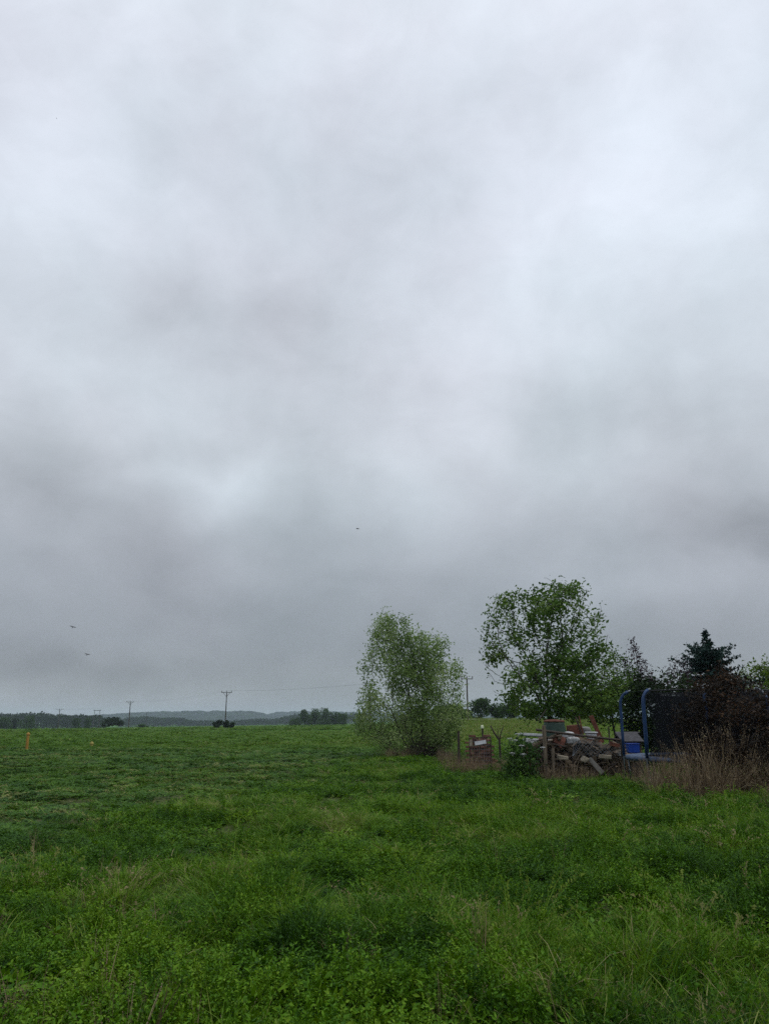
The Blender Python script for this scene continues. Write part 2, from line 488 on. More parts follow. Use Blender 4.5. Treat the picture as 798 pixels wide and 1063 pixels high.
def build_road():
    xs = np.linspace(xat(455, 152), 160, 60)
    Y = 152.0
    V, F = [], []
    for x in xs:
        y = Y + .05 * (x - xs[0])
        for dy, dz in ((-4.2, -.4), (-2.6, .32), (2.6, .34), (4.2, -.4)):
            V.append((x, y + dy, 1.75 + dz))
    for i in range(len(xs) - 1):
        for j in range(3):
            F.append((i * 4 + j, (i + 1) * 4 + j, (i + 1) * 4 + j + 1, i * 4 + j + 1))
    attrs(mesh_obj('road', V, F, solid('worn_asphalt', (.16, .155, .14), (.11, .105, .095), .8, .85)), kind='structure')
build_road()

# ------------------------------------------------------------------ tree building kit
def leaf_cards(P, size, rng, updir=.3, droop=None, aspect=.55, var=None, fold=.18):
    """folded leaf shapes (4 tris each) at points P"""
    n = len(P)
    s = size * rng.uniform(.65, 1.25, n)
    d = rng.normal(size=(n, 3)); d[:, 2] = d[:, 2] * .7 + (droop if droop is not None else 0)
    d /= np.linalg.norm(d, axis=1, keepdims=True)
    nn = rng.normal(size=(n, 3)); nn[:, 2] = np.abs(nn[:, 2]) + updir
    side = np.cross(nn, d); side /= np.linalg.norm(side, axis=1, keepdims=True) + 1e-9
    nn = np.cross(d, side)
    s = s[:, None]
    b = P; t = P + d * s
    m = P + d * s * .45
    l = m + side * s * aspect * .5 + nn * s * fold
    r = m - side * s * aspect * .5 + nn * s * fold
    V = np.stack([b, l, m, r, t], 1).reshape(-1, 3)
    o = np.arange(n)[:, None] * 5
    F = np.concatenate([o + [0, 2, 1], o + [0, 3, 2], o + [1, 2, 4], o + [2, 3, 4]])
    v = rng.uniform(0, 1, n) if var is None else var
    return V, F, np.repeat(v, 5)

def grow(attr, stems, step, infl, kill, rng, iters=140, tropism=(0, 0, .1)):
    """space colonisation: nodes (pos, parent) reaching for the attractor points"""
    pos, par = [], []
    for st in stems:
        base = None
        for k, p in enumerate(st):
            p = np.asarray(p, float)
            if k == 0 and isinstance(st, dict): pass
            pos.append(p); par.append(len(pos) - 2 if k else -1)
    pos = [np.array(p) for p in pos]
    A = attr.copy()
    P = np.array(pos); near_i = np.zeros(len(A), int); near_d = np.full(len(A), 1e9)
    start = 0
    for it in range(iters):
        new = P[start:]
        if len(new) and len(A):
            D = np.linalg.norm(A[:, None] - new[None], axis=2)
            j = D.argmin(1); dm = D[np.arange(len(A)), j]
            upd = dm < near_d
            near_d[upd] = dm[upd]; near_i[upd] = j[upd] + start
            keep = near_d > kill
            A, near_d, near_i = A[keep], near_d[keep], near_i[keep]
        if not len(A): break
        act = near_d < infl
        if not act.any(): break
        start = len(P)
        addp = []
        for node in np.unique(near_i[act]):
            w = A[act & (near_i == node)] - P[node]
            v = (w / np.linalg.norm(w, axis=1, keepdims=True)).sum(0)
            v = v / (np.linalg.norm(v) + 1e-9) + np.array(tropism) + rng.normal(size=3) * .12
            v /= np.linalg.norm(v)
            addp.append(P[node] + v * step); par.append(int(node))
        P = np.vstack([P, np.array(addp)])
        if len(P) > 9000: break
    return P, np.array(par)

def radii(P, par, r0, expo=2.4, rmax=None):
    n = len(P); acc = np.zeros(n)
    for i in range(n - 1, -1, -1):
        if acc[i] == 0: acc[i] = r0 ** expo
        if par[i] >= 0: acc[par[i]] += acc[i]
    r = acc ** (1 / expo)
    return np.minimum(r, rmax) if rmax else r

def limb_mesh(P, par, rad, n=5):
    N = len(P)
    has = par >= 0
    d = np.zeros_like(P); d[has] = P[has] - P[par[has]]
    for i in np.where(~has)[0]:
        c = np.where(par == i)[0]; d[i] = (P[c[0]] - P[i]) if len(c) else (0, 0, 1)
    d /= np.linalg.norm(d, axis=1, keepdims=True) + 1e-9
    ref = np.array([.31, .95, .05]); a = np.cross(d, ref); a /= np.linalg.norm(a, axis=1, keepdims=True) + 1e-9
    b = np.cross(d, a)
    ang = np.arange(n) * 2 * math.pi / n
    V = P[:, None] + (a[:, None] * np.cos(ang)[None, :, None] + b[:, None] * np.sin(ang)[None, :, None]) * rad[:, None, None]
    V = V.reshape(-1, 3)
    c = np.where(has)[0]; p = par[c]
    F = []
    # a child's first ring starts on the parent with the child's own thickness
    for j in range(n):
        j2 = (j + 1) % n
        F.append(np.stack([p * n + j, p * n + j2, c * n + j2, c * n + j], 1))
    return V, np.concatenate(F)

def envelope_points(rows, Y, n, rng, depth=1.0, shell=.45, clumps=None):
    """random points inside a crown; rows = [(py, px_left, px_right)] of its outline in the photo, at distance Y"""
    ys = np.array([r[0] for r in rows], float)
    L_ = np.array([r[1] for r in rows], float); R_ = np.array([r[2] for r in rows], float)
    out = []
    wmax = (R_ - L_).max()
    while len(out) < n:
        py = rng.uniform(ys.min(), ys.max())
        l, r = np.interp(py, ys, L_), np.interp(py, ys, R_)
        if rng.uniform() > (r - l) / wmax: continue
        a = rng.uniform(0, 2 * math.pi); q = rng.uniform(0, 1) ** shell
        u, w = math.cos(a) * q, math.sin(a) * q
        c = at((l + r) / 2, py, Y); hw = (r - l) / 2 * np.linalg.norm(c - (0, 0, EYE)) / FPX / 1.05
        p = c + np.array([u * hw, w * hw * depth, 0])
        if clumps is not None:
            k = vnoise(p[0] * clumps, p[2] * clumps + p[1] * .7, 31)
            if k < .42 and rng.uniform() < .93: continue
        out.append(p)
    return np.array(out)

CL = (1.7, .28, 4.0, .12)
def twig_leaves(P, par, rad, rmax, per, spread, rng):
    idx = np.where(rad < rmax)[0]
    idx = idx[par[idx] >= 0]
    Q = P[idx]
    w = np.clip((vnoise(Q[:, 0] * CL[0] + Q[:, 1] * .9, Q[:, 2] * CL[0] + Q[:, 1] * .6, 91) - CL[1]) * CL[2], CL[3], 2.2)
    k = rng.poisson(per * w)
    base = np.repeat(idx, k)
    t = rng.uniform(0, 1, len(base))[:, None]
    pts = P[base] * t + P[par[base]] * (1 - t)
    return pts + rng.normal(size=pts.shape) * spread

def stem_line(a, b, k, rng, wob=.04):
    a, b = np.asarray(a, float), np.asarray(b, float)
    L_ = np.linalg.norm(b - a)
    out = []
    for i in range(k + 1):
        t = i / k
        out.append(a + (b - a) * t + (rng.normal(size=3) * wob * L_ * (1 if 0 < i < k else 0)) * .5)
    return out

# ------------------------------------------------------------------ the two garden trees at the field edge
def tree(name, label, cat, rows, Y, basepx, bark, leafm, n_attr, step, infl, kill, leafsize, per, spread, seed,
         stems, r0, rmax_leaf, trunk_r=None, extra=None, depth=.9, clumps=None, droop=None, group=None, shell=.5, varf=None, aspect=.55, tropism=(0, 0, .1)):
    rng = np.random.default_rng(seed)
    bx = xat(basepx, Y); base = np.array([bx, Y, g1(bx, Y) - .05])
    t = empty(name, base, label, cat, group)
    A = envelope_points(rows, Y, n_attr, rng, depth, shell, clumps)
    if extra: A = np.concatenate([A, envelope_points(extra[0], Y, extra[1], rng, depth, .6)])
    st = []
    for q in stems:
        o, px, py, dy, k = q[:5]
        if len(q) > 5:      # limb: first up the trunk, then out
            mid = at(*q[5], Y)
            st.append(stem_line(base + np.array(o), mid, 3, rng, .01) + stem_line(mid, at(px, py, Y + dy), k, rng)[1:])
        else: st.append(stem_line(base + np.array(o), at(px, py, Y + dy), k, rng))
    P, par = grow(A, st, step, infl, kill, rng, tropism=tropism)
    rad = radii(P, par, r0, rmax=trunk_r)
    V, F = limb_mesh(P, par, rad)
    mesh_obj('trunk', V, F, bark, t, smooth=True)
    pts = twig_leaves(P, par, rad, rmax_leaf, per, spread, rng)
    n = len(pts)
    var = np.clip(.5 + rng.normal(size=n) * .2 + (fbm(pts[:, 0] * 1.1, pts[:, 2] * 1.1, seed, 3) - .5) * .9, 0, 1)
    V, F, vv = leaf_cards(pts, leafsize, rng, droop=droop, var=var, aspect=aspect)
    mesh_obj('crown', V, F, leafm, t, fattr=vv)
    print(name, 'nodes', len(P), 'leaves', n)
    return t

L_willow = leaf_mat('willow_leaf', [(0, (.06, .105, .025)), (.4, (.16, .25, .08)), (.75, (.27, .36, .15)), (1, (.37, .43, .23))], .6, .45)
L_walnut = leaf_mat('walnut_leaf', [(0, (.025, .06, .014)), (.5, (.068, .135, .026)), (1, (.15, .23, .055))], .45, .35)
L_fresh = leaf_mat('fresh_leaf', [(0, (.02, .05, .01)), (.5, (.045, .10, .018)), (1, (.09, .17, .03))], .5, .4)
L_bright = leaf_mat('bright_leaf', [(0, (.04, .08, .015)), (.5, (.08, .14, .022)), (1, (.13, .2, .03))], .5, .4)
L_plum = leaf_mat('plum_leaf', [(0, (.012, .007, .012)), (.5, (.03, .016, .024)), (1, (.07, .035, .045))], .5, .25)
L_brown = leaf_mat('copper_leaf', [(0, (.010, .008, .006)), (.5, (.024, .017, .012)), (.85, (.05, .031, .019)), (1, (.11, .06, .032))], .55, .2)
L_dark = leaf_mat('dark_hedge_leaf', [(0, (.006, .013, .006)), (.5, (.014, .03, .01)), (1, (.035, .06, .018))], .5, .3)
L_far = leaf_mat('far_leaf', [(0, (.018, .042, .014)), (.5, (.04, .082, .022)), (1, (.08, .13, .04))], .7, .25)
L_fardark = leaf_mat('far_dark_leaf', [(0, (.008, .02, .009)), (.5, (.017, .035, .014)), (1, (.035, .06, .022))], .7, .2)
L_needle = leaf_mat('spruce_needle', [(0, (.008, .022, .02)), (.5, (.016, .042, .036)), (1, (.04, .08, .06))], .6, .1)

WY = 40
CL = (1.5, .27, 3.6, .22)
tree('willow_tree', 'pale green bushy willow with many stems at the field edge', 'tree',
     [(632, 396, 402), (640, 390, 424), (655, 380, 436), (662, 379, 462), (675, 376, 472), (692, 373, 481), (712, 371, 484), (730, 368, 489), (745, 364, 490), (760, 365, 484), (772, 375, 474), (782, 392, 462)],
     WY, 432, M_bark, L_willow, 5000, .14, 1.6, .21, .15, 5.9, .17, 5,
     [((-.3, 0, 0), 405, 735, -.6, 5), ((0, .2, 0), 425, 722, .5, 5), ((.15, -.2, 0), 440, 725, -.4, 5), ((.4, 0, 0), 462, 742, .4, 5), ((-.5, .2, 0), 388, 755, .6, 5), ((.1, .3, 0), 450, 748, 1.2, 4), ((.0, -.3, 0), 420, 752, -1.2, 4), ((-.2, -.2, 0), 396, 768, -.8, 4), ((.3, -.2, 0), 460, 768, -.6, 4), ((.1, -.3, 0), 432, 766, -1.3, 4), ((-.6, .1, 0), 380, 762, .3, 4)],
     .0040, .0128, .10, droop=-.1, shell=.55, clumps=1.3, aspect=.42, tropism=(0, 0, .25),
     extra=([(735, 372, 484), (750, 366, 488), (765, 370, 484), (777, 382, 474), (784, 394, 464)], 1700))

TY = 33
CL = (1.35, .34, 4.6, .16)
tree('walnut_tree', 'dark green round crowned tree with open branches behind the woodpile', 'tree',
     [(597, 561, 570), (603, 555, 582), (610, 545, 612), (618, 506, 618), (626, 503, 622), (640, 499, 630), (660, 494, 632), (680, 496, 641), (698, 498, 650), (712, 502, 660), (724, 510, 664), (734, 518, 660), (744, 530, 640)],
     TY, 569, M_bark_dark, L_walnut, 2600, .15, 1.7, .27, .17, 6.2, .15, 12,
     [((0, 0, 0), 566, 690, .3, 5, (569, 738)), ((.04, .02, 0), 538, 700, -.6, 5, (568, 736)), ((-.03, 0, 0), 592, 705, -.5, 5, (570, 735)), ((.02, .04, 0), 606, 731, .6, 5, (570, 742)),
      ((0, -.04, 0), 540, 733, .2, 5, (568, 743)), ((.03, .03, 0), 580, 680, 1.2, 5, (570, 733)), ((-.02, .04, 0), 550, 690, 1.0, 5, (568, 734))], .006, .0175, .17, clumps=.95, shell=.55, tropism=(0, 0, .06),
     extra=([(605, 552, 588), (640, 525, 604), (690, 535, 610), (712, 520, 645), (724, 508, 662), (735, 514, 660), (743, 528, 650), (748, 545, 630)], 850))

CL = (1.7, .28, 4.0, .12)
tree('cherry_tree', 'small fresh green tree between the round walnut and the purple plum', 'tree',
     [(672, 634, 642), (682, 622, 652), (695, 616, 660), (712, 608, 666), (728, 604, 668), (742, 604, 664), (752, 610, 655)],
     35, 636, M_bark_dark, L_fresh, 900, .15, 1.5, .25, .14, 11, .15, 23,
     [((0, 0, 0), 634, 735, 0, 4)], .006, .02, .08, clumps=1.4)

CL = (1.7, .10, 3.0, .5)
tree('plum_tree', 'slim purple leaved plum tree left of the spruce', 'tree',
     [(659, 656, 660), (668, 655, 662), (676, 648, 665), (686, 645, 672), (698, 646, 677), (712, 648, 682), (730, 650, 686)],
     36, 664, M_bark_dark, L_plum, 600, .13, 1.3, .2, .12, 9, .10, 31,
     [((0, 0, 0), 662, 735, 0, 4)], .006, .02, .07, tropism=(0, 0, .5))

tree('purple_shrub', 'purple shrub with arching thin twigs beside the spruce', 'shrub',
     [(680, 699, 704), (688, 692, 712), (697, 688, 720), (706, 684, 726), (718, 682, 728)],
     34, 704, M_bark_dark, L_plum, 220, .13, 1.3, .22, .10, 6, .09, 37,
     [((-.1, 0, 0), 696, 720, 0, 4), ((.2, 0, 0), 712, 722, 0, 4)], .006, .02, .05)

CL = (1.7, .28, 4.0, .12)
tree('hedge_shrub', 'dense dark green bush behind the trampoline below the purple plum', 'shrub',
     [(703, 660, 700), (712, 652, 730), (730, 646, 745), (755, 645, 745), (775, 648, 740)],
     31, 690, M_bark_dark, L_dark, 900, .17, 1.6, .28, .17, 12, .18, 41,
     [((-.6, 0, 0), 672, 755, 0, 3), ((.5, 0, 0), 712, 755, 0, 3)], .006, .03, .06)

tree('acacia_tree', 'bright yellow green tree at the right edge beyond the spruce', 'tree',
     [(684, 795, 830), (690, 782, 850), (700, 772, 862), (712, 766, 868), (730, 766, 865)],
     56, 812, M_bark_dark, L_bright, 1100, .25, 2.4, .38, .24, 9, .25, 47,
     [((0, 0, 0), 812, 728, 0, 4)], .01, .035, .14)

tree('copper_beech_shrub', 'dark copper leaved shrub growing against the trampoline net', 'shrub',
     [(690, 742, 752), (699, 736, 764), (710, 722, 796), (725, 706, 830), (750, 700, 845), (775, 702, 845), (795, 712, 840)],
     20.0, 757, M_bark_dark, L_brown, 1500, .1, 1.2, .15, .10, 7.5, .10, 53,
     [((-.25, 0, 0), 738, 765, -.1, 4), ((.05, .1, 0), 757, 750, .1, 4), ((.3, 0, 0), 780, 765, 0, 4)], .004, .013, .04,
     extra=([(704, 722, 800), (716, 712, 815), (745, 704, 830)], 600))

def spruce():
    rng = np.random.default_rng(61)
    Y = 37; bx = xat(741, Y); base = np.array([bx, Y, g1(bx, Y) - .05])
    top = at(740, 653, Y)[2]; H = top - base[2]
    t = empty('spruce_tree', base, 'dark blue green spruce with a thin leader above the trampoline', 'tree')
    P = [base + np.array([0, 0, H * q]) for q in np.linspace(0, 1, 14)]
    mb = MB(); mb.tube(P, [.11 * (1 - q) + .012 for q in np.linspace(0, 1, 14)], 7)
    pts, dirs = [], []
    h = .5
    while h < H - .12:
        f = 1 - h / H
        nb = 7 if f > .15 else 4
        R0 = min(2.9, .05 + 5.6 * f * (1 - .2 * f)) * (1 if f > .16 else .3)
        a0 = rng.uniform(0, 6.28)
        for k in range(nb):
            a = a0 + k * 2 * math.pi / nb + rng.normal() * .15
            Lb = R0 * rng.uniform(.62, 1.15); hb = h + rng.uniform(-.12, .12) * (f > .15)
            d = np.array([math.cos(a), math.sin(a), 0])
            c = base + np.array([0, 0, hb])
            line = [c + d * Lb * q + np.array([0, 0, (.25 * q * q - .28 * q + (.25 if f < .3 else 0) * q) * Lb]) for q in np.linspace(0, 1, 5)]
            mb.tube(line, [.02 * (1 - q) + .004 for q in np.linspace(0, 1, 5)], 4, caps=False)
            for q in np.linspace(.12, 1, max(4, int(Lb / .07))):
                p = c + d * Lb * q + np.array([0, 0, (.25 * q * q - .28 * q + (.25 if f < .3 else 0) * q) * Lb])
                side = np.array([-d[1], d[0], 0])
                for sgn in (-1, 1):
                    ln = (.08 + .30 * (1 - q) * Lb) * rng.uniform(.6, 1.1)
                    m = max(2, int(ln / .055))
                    for w in range(m):
                        pts.append(p + (side * sgn + d * .8) * ln * w / m * .8 + np.array([0, 0, -.12 * ln * w / m]) + rng.normal(size=3) * .018)
        h += (.24 if f > .3 else .17) * rng.uniform(.85, 1.1)
    for q in np.linspace(.84, 1, 16):
        pts.append(base + np.array([0, 0, H * q]))
    mb.build('trunk', M_bark_dark, t, smooth=True)
    pts = np.array(pts); n = len(pts)
    var = np.clip(rng.normal(.42, .22, n) + (fbm(pts[:, 0] * 1.5, pts[:, 2] * 1.5, 4) - .5) * .6, 0, 1)
    V, F, vv = leaf_cards(pts, .15, rng, aspect=.5, var=var, fold=.05)
    mesh_obj('crown', V, F, L_needle, t, fattr=vv)
    print('spruce', n)
spruce()

def far_tree(name, label, cat, px, Y, wpx, top_py, base_dz=0, n=900, size=.35, seed=1, mat=None, group=None, flat=1.0, trunk=True, sq=.9):
    """a distant tree: knobbly crown of leaf clumps on a forked trunk"""
    rng = np.random.default_rng(seed)
    X = xat(px, Y); z0 = g1(X, Y) + base_dz; ztop = at(px, top_py, Y)[2]
    H = ztop - z0; W = wpx * 1.25 * Y / FPX; n = int(n * 1.7)
    base = np.array([X, Y, z0])
    t = empty(name, base, label, cat, group)
    c0 = base + np.array([0, 0, H * .55])
    nb = 9; pts = []
    cs = []
    for k in range(nb):
        a = rng.uniform(0, 6.28); r = rng.uniform(.1, .62)
        zz = rng.uniform(-.30, .34)
        cs.append((c0 + np.array([math.cos(a) * r * W * .5 * (1 - max(0, zz)), math.sin(a) * r * W * .45, zz * H]), rng.uniform(.22, .36)))
    for c, rr in cs:
        m = n // nb
        d = rng.normal(size=(m, 3)); d /= np.linalg.norm(d, axis=1, keepdims=True)
        q = rng.uniform(.35, 1, (m, 1)) ** .6
        pts.append(c + d * q * np.array([rr * W * .72, rr * W * .72, rr * H * sq]))
    pts = np.concatenate(pts)
    pts = pts[(pts[:, 2] > z0 + .1) & (pts[:, 2] < ztop)]
    var = np.clip(.5 + rng.normal(size=len(pts)) * .2, 0, 1)
    mb = MB()
    top = c0 + np.array([0, 0, H * .15])
    mb.tube([base - np.array([0, 0, .2]), base + np.array([.02 * W, 0, H * .25]), top], [H * .028, H * .02, H * .006], 6)
    for c, rr in cs[:5]:
        mb.tube([base + np.array([0.01 * W, 0, H * .22]), (base + c) / 2 + np.array([0, 0, H * .06]), c], [H * .015, H * .01, H * .004], 5, caps=False)
    mb.build('trunk', M_bark_dark, t, smooth=True)
    V, F, vv = leaf_cards(pts, size, rng, var=var, aspect=.8)
    mesh_obj('crown', V, F, mat or L_far, t, fattr=vv)
    return t

# trees and bushes across the field
far_tree('round_bush', 'round dark bush alone on the field edge by the thin double pole', 'bush', 117, 345, 20, 744.5, n=1500, size=.6, seed=3, mat=L_fardark)
far_tree('low_bush', 'low bush behind the field, right of the tall wooden power pole on the left', 'bush', 148, 350, 11, 752, n=300, size=.5, seed=4, mat=L_far)
far_tree('pole_bush', 'dark bush left of the foot of the pole with three insulators', 'bush', 226, 196, 9, 747.5, n=800, size=.28, seed=6, mat=L_fardark)
far_tree('pole_bush', 'dark bush round the foot of the pole with three insulators', 'bush', 235, 194, 8, 747.5, n=700, size=.28, seed=8, mat=L_fardark)
far_tree('low_bush', 'flat little bush right of the pole with three insulators', 'bush', 241, 196, 6, 750, n=300, size=.25, seed=9, mat=L_fardark)
for i, (px, w, top, lab) in enumerate([(307, 14, 740, 'lowest dark tree at the left end of the far tree row'), (316, 16, 736.5, 'rounded tree second from the left in the far tree row'),
        (327, 17, 735.5, 'tall broad tree left of the middle in the far tree row'), (338, 16, 735, 'tallest rounded tree in the middle of the far tree row'),
        (347, 15, 737.5, 'sloping tree right of the tallest in the far tree row'), (355, 12, 741, 'small tree at the right end of the far tree row')]):
    far_tree('field_tree', lab, 'tree', px, 470 + 6 * (i % 3), w, top, n=1300, size=.65, seed=70 + i, group='row of trees across the field', mat=L_far)
for i, (px, w, top, lab) in enumerate([(5, 18, 744.5, 'light green tree at the left picture edge before the dark wood'), (31, 17, 743, 'bulky grey green tree before the dark wood at left'),
        (16, 12, 746, 'dark lower tree between two larger ones before the wood at left'), (79, 9, 746, 'small green tree before the right end of the dark wood'), (92, 8, 745.5, 'narrow green tree under the thin double pole')]):
    far_tree('edge_tree', lab, 'tree', px, 480 + 8 * i, w, top, n=1100, size=.65, seed=90 + i, group='trees before the dark wood', mat=[L_far, L_far, L_fardark, L_far, L_far][i])
for i, (px, Y, w, top, lab) in enumerate([(470, 160, 24, 730, 'green bush by the road right behind the willow'), (455, 168, 22, 733, 'green bush by the road hidden partly by the willow'),
        (498, 166, 24, 725, 'tallest rounded bush by the road right of the slim power pole'), (515, 172, 22, 730, 'middle bush by the road between the willow and the walnut'),
        (531, 162, 24, 727, 'bush by the road just left of the walnut crown'), (551, 168, 26, 728, 'bush by the road under the walnut crown'), (484, 176, 12, 737, 'lowest pale bush by the road behind the slim pole'),
        (585, 158, 34, 726, 'wide bush by the road right of the walnut trunk'), (618, 166, 34, 724, 'wide bush by the road behind the small cherry tree'), (430, 172, 24, 735, 'green bush by the road behind the willow stems')]):
    far_tree('roadside_bush', lab, 'bush', px, Y, w, top, n=1500, size=.34, seed=110 + i, group='bushes along the road', mat=L_far)

def wood(name, Y, prof, depth, size, n, seed, mat, label):
    """far-off wood that reads as one mass"""
    rng = np.random.default_rng(seed)
    pts = []
    px = np.array([p[0] for p in prof]); py = np.array([p[1] for p in prof])
    xs = rng.uniform(px.min(), px.max(), n)
    tops = np.interp(xs, px, py)
    for x, tp in zip(xs, tops):
        y = Y + rng.uniform(0, depth)
        X = xat(x, y); c = vnoise(x / 3.3, y / 9.0, seed) - .45
        zt = at(x, tp, Y)[2] + c * 3.5
        z0 = g1(X, y)
        q = rng.uniform(0, 1) ** .55
        pts.append((X, y, z0 + (zt - z0) * q))
    pts = np.array(pts)
    V, F, vv = leaf_cards(pts, size, rng, aspect=.8)
    attrs(mesh_obj(name, V, F, mat, fattr=vv), label=label, cat='wood', kind='stuff')
wood('distant_wood', 820, [(-260, 742), (-100, 741), (0, 742.5), (20, 741.5), (40, 741), (60, 743), (80, 743.5), (105, 743.5), (110, 748)], 90, 2.0, 34000, 5, L_fardark, 'dark wood far behind the green field at left')
wood('distant_wood', 1350, [(124, 749), (132, 745.5), (150, 744.5), (166, 745.5), (186, 746), (200, 749), (235, 750), (262, 748), (272, 746.5), (282, 748), (300, 744), (306, 742), (330, 743), (352, 744), (364, 741.5), (380, 741)], 120, 2.6, 28000, 6, L_fardark, 'hazy low tree belt at the foot of the wooded hill')

# ------------------------------------------------------------------ power line
def power_pole(px, Y, top_py, label, arm=2.4, yaw=0.0, brace=True, r=.14, ins=3, name='power_pole', mat=None, base_dz=0):
    X = xat(px, Y); z0 = g1(X, Y) + base_dz; zt = at(px, top_py, Y)[2]
    t = empty(name, (X, Y, z0), label, 'power pole')
    m = MB(); m.tube([(X, Y, z0 - .5), (X, Y, (z0 + zt) / 2), (X, Y, zt - .35)], [r, r * .85, r * .7], 8); m.build('pole', mat or M_wood_pole, t)
    dx, dy = math.cos(yaw), math.sin(yaw)
    za = zt - .42
    m = MB(); m.box((X, Y - .12, za), (arm, .10, .13), (0, 0, yaw)); m.build('crossarm', M_steel, t)
    if brace:
        m = MB()
        for s in (-1, 1):
            m.tube([(X, Y - .14, za - 1.0), (X + s * dx * arm * .33, Y - .14 + s * dy * arm * .33, za - .04)], .045, 5)
        m.build('brace', M_steel, t)
    tops = []
    for q in ([-.46, 0, .46] if ins == 3 else [-.46, .46]):
        p = (X + dx * arm * q, Y - .12 + dy * arm * q, za + .067)
        m = MB(); m.lathe(p, [(.03, 0), (.03, .12), (.075, .13), (.06, .2), (.085, .21), (.06, .3), (.04, .36)], 8); m.build('insulator', M_insul, t, smooth=True)
        tops.append((p[0], p[1], p[2] + .38))
    return tops

pp = []
pp.append(power_pole(485.5, 130, 702, 'slim wooden power pole right of the willow, T shaped top', arm=1.9, brace=False))
pp.append(power_pole(384, 156, 709.5, 'power pole half hidden inside the left side of the willow', arm=1.9, brace=False))
pp.append(power_pole(234, 195, 717, 'power pole with Y brace and three insulators standing mid field', arm=2.55))
pp.append(power_pole(134, 303, 727.5, 'tall wooden power pole right of the round dark bush', arm=2.9, r=.2))
pp.append(power_pole(61, 505, 735.5, 'distant power pole whose arms stand above the dark wood', arm=5.4, r=.26))
power_pole(152, 610, 738.5, 'faint thin power pole before the bluish hill', arm=2.6, r=.16, brace=False, ins=2, base_dz=0)

def double_pole():
    Y = 520; X0, X1 = xat(97.5, Y), xat(103, Y); zt = at(100, 737, Y)[2]
    z0 = g1(X0, Y)
    t = empty('double_power_pole', ((X0 + X1) / 2, Y, z0), 'thin double power pole joined by a beam like a gate', 'power pole')
    for X in (X0, X1):
        m = MB(); m.tube([(X, Y, z0 - .5), (X, Y, zt)], [.17, .12], 7); m.build('pole', M_wood_pole, t)
    m = MB(); m.box(((X0 + X1) / 2, Y - .2, zt - .25), (X1 - X0 + 1.6, .14, .3)); m.build('crossarm', M_wood_pole, t)
double_pole()

# conductors hang from insulator to insulator
ext = [(pp[0][k][0] + 60, pp[0][k][1] - 55, pp[0][k][2] + 1) for k in range(3)]
for k, where in enumerate(('lowest looking, left', 'middle', 'right')):
    pts = []
    chain = [p[k] for p in pp]
    for a, b in zip(chain[:-1], chain[1:]):
        for i in range(10):
            q = i / 10
            sag = 4 * q * (1 - q) * np.linalg.norm(np.array(a) - np.array(b)) * .008
            pts.append((a[0] + (b[0] - a[0]) * q, a[1] + (b[1] - a[1]) * q, a[2] + (b[2] - a[2]) * q - sag))
    pts.append(chain[-1])
    m = MB(); m.tube(pts, .0045, 5)
    attrs(m.build('power_cable', M_cable), 'thin power cable strung along the field poles on the %s insulators' % ('left', 'middle', 'right')[k], 'cable', 'power cables over the field')

# ------------------------------------------------------------------ birds
def bird(px, py, Y, span, roll, yaw, flap, label, pitch=R(32)):
    c = at(px, py, Y)
    M = Matrix.Translation(Vector(c)) @ Euler((pitch, roll, yaw)).to_matrix().to_4x4()
    s = span
    prof = [(-.26, .004), (-.18, .03), (-.05, .055), (.08, .06), (.17, .04), (.22, .034), (.27, .012), (.30, .003)]
    n = 8; vs, fs = [], []
    for (y, r) in prof:
        for j in range(n):
            a = 2 * math.pi * j / n
            vs.append(Vector((r * math.cos(a) * s * .9, y * s, r * math.sin(a) * s * .8)))
    for i in range(len(prof) - 1):
        for j in range(n):
            j2 = (j + 1) % n
            fs.append((i * n + j, i * n + j2, (i + 1) * n + j2, (i + 1) * n + j))
    fs.append(tuple(reversed(range(n)))); fs.append(tuple((len(prof) - 1) * n + j for j in range(n)))
    # tail fan
    b = len(vs)
    vs += [Vector((-.02 * s, -.2 * s, .008 * s)), Vector((.02 * s, -.2 * s, .008 * s)), Vector((.075 * s, -.4 * s, 0)), Vector((0, -.43 * s, 0)), Vector((-.075 * s, -.4 * s, 0))]
    fs.append((b, b + 1, b + 2, b + 3, b + 4))
    for sg in (-1, 1):
        b = len(vs)
        st = [(.03, .11, -.10, 0), (.16, .15, -.08, .5), (.30, .12, -.10, .85), (.42, .04, -.13, .9), (.5, -.06, -.14, .85)]
        for (x, y0, y1, f) in st:
            z = flap * f * .22
            vs += [Vector((sg * x * s, y0 * s, (z + .012) * s)), Vector((sg * x * s, y1 * s, z * s)), Vector((sg * x * s, (y0 * .6 + y1 * .4) * s, (z + .022) * s))]
        for i in range(4):
            o = b + i * 3
            fs += [(o, o + 3, o + 5, o + 2), (o + 2, o + 5, o + 4, o + 1), (o, o + 1, o + 4, o + 3)]
    vs = [M @ v for v in vs]
    attrs(mesh_obj('bird', vs, fs, M_bird, origin=c), label, 'bird', 'birds in the grey sky')
bird(76, 651, 70, .55, R(16), R(8), .35, 'dark bird gliding low in the sky at left, upper of the pair')
bird(91, 679.5, 80, .55, R(10), R(-8), .5, 'dark bird gliding just below another at left, lower of the pair')
bird(371, 549, 50, .40, R(-8), R(60), .5, 'tiny dark bird alone high above the willow', R(20))
bird(59, 123, 60, .17, R(70), R(10), .6, 'faint far bird alone near the top left of the sky')

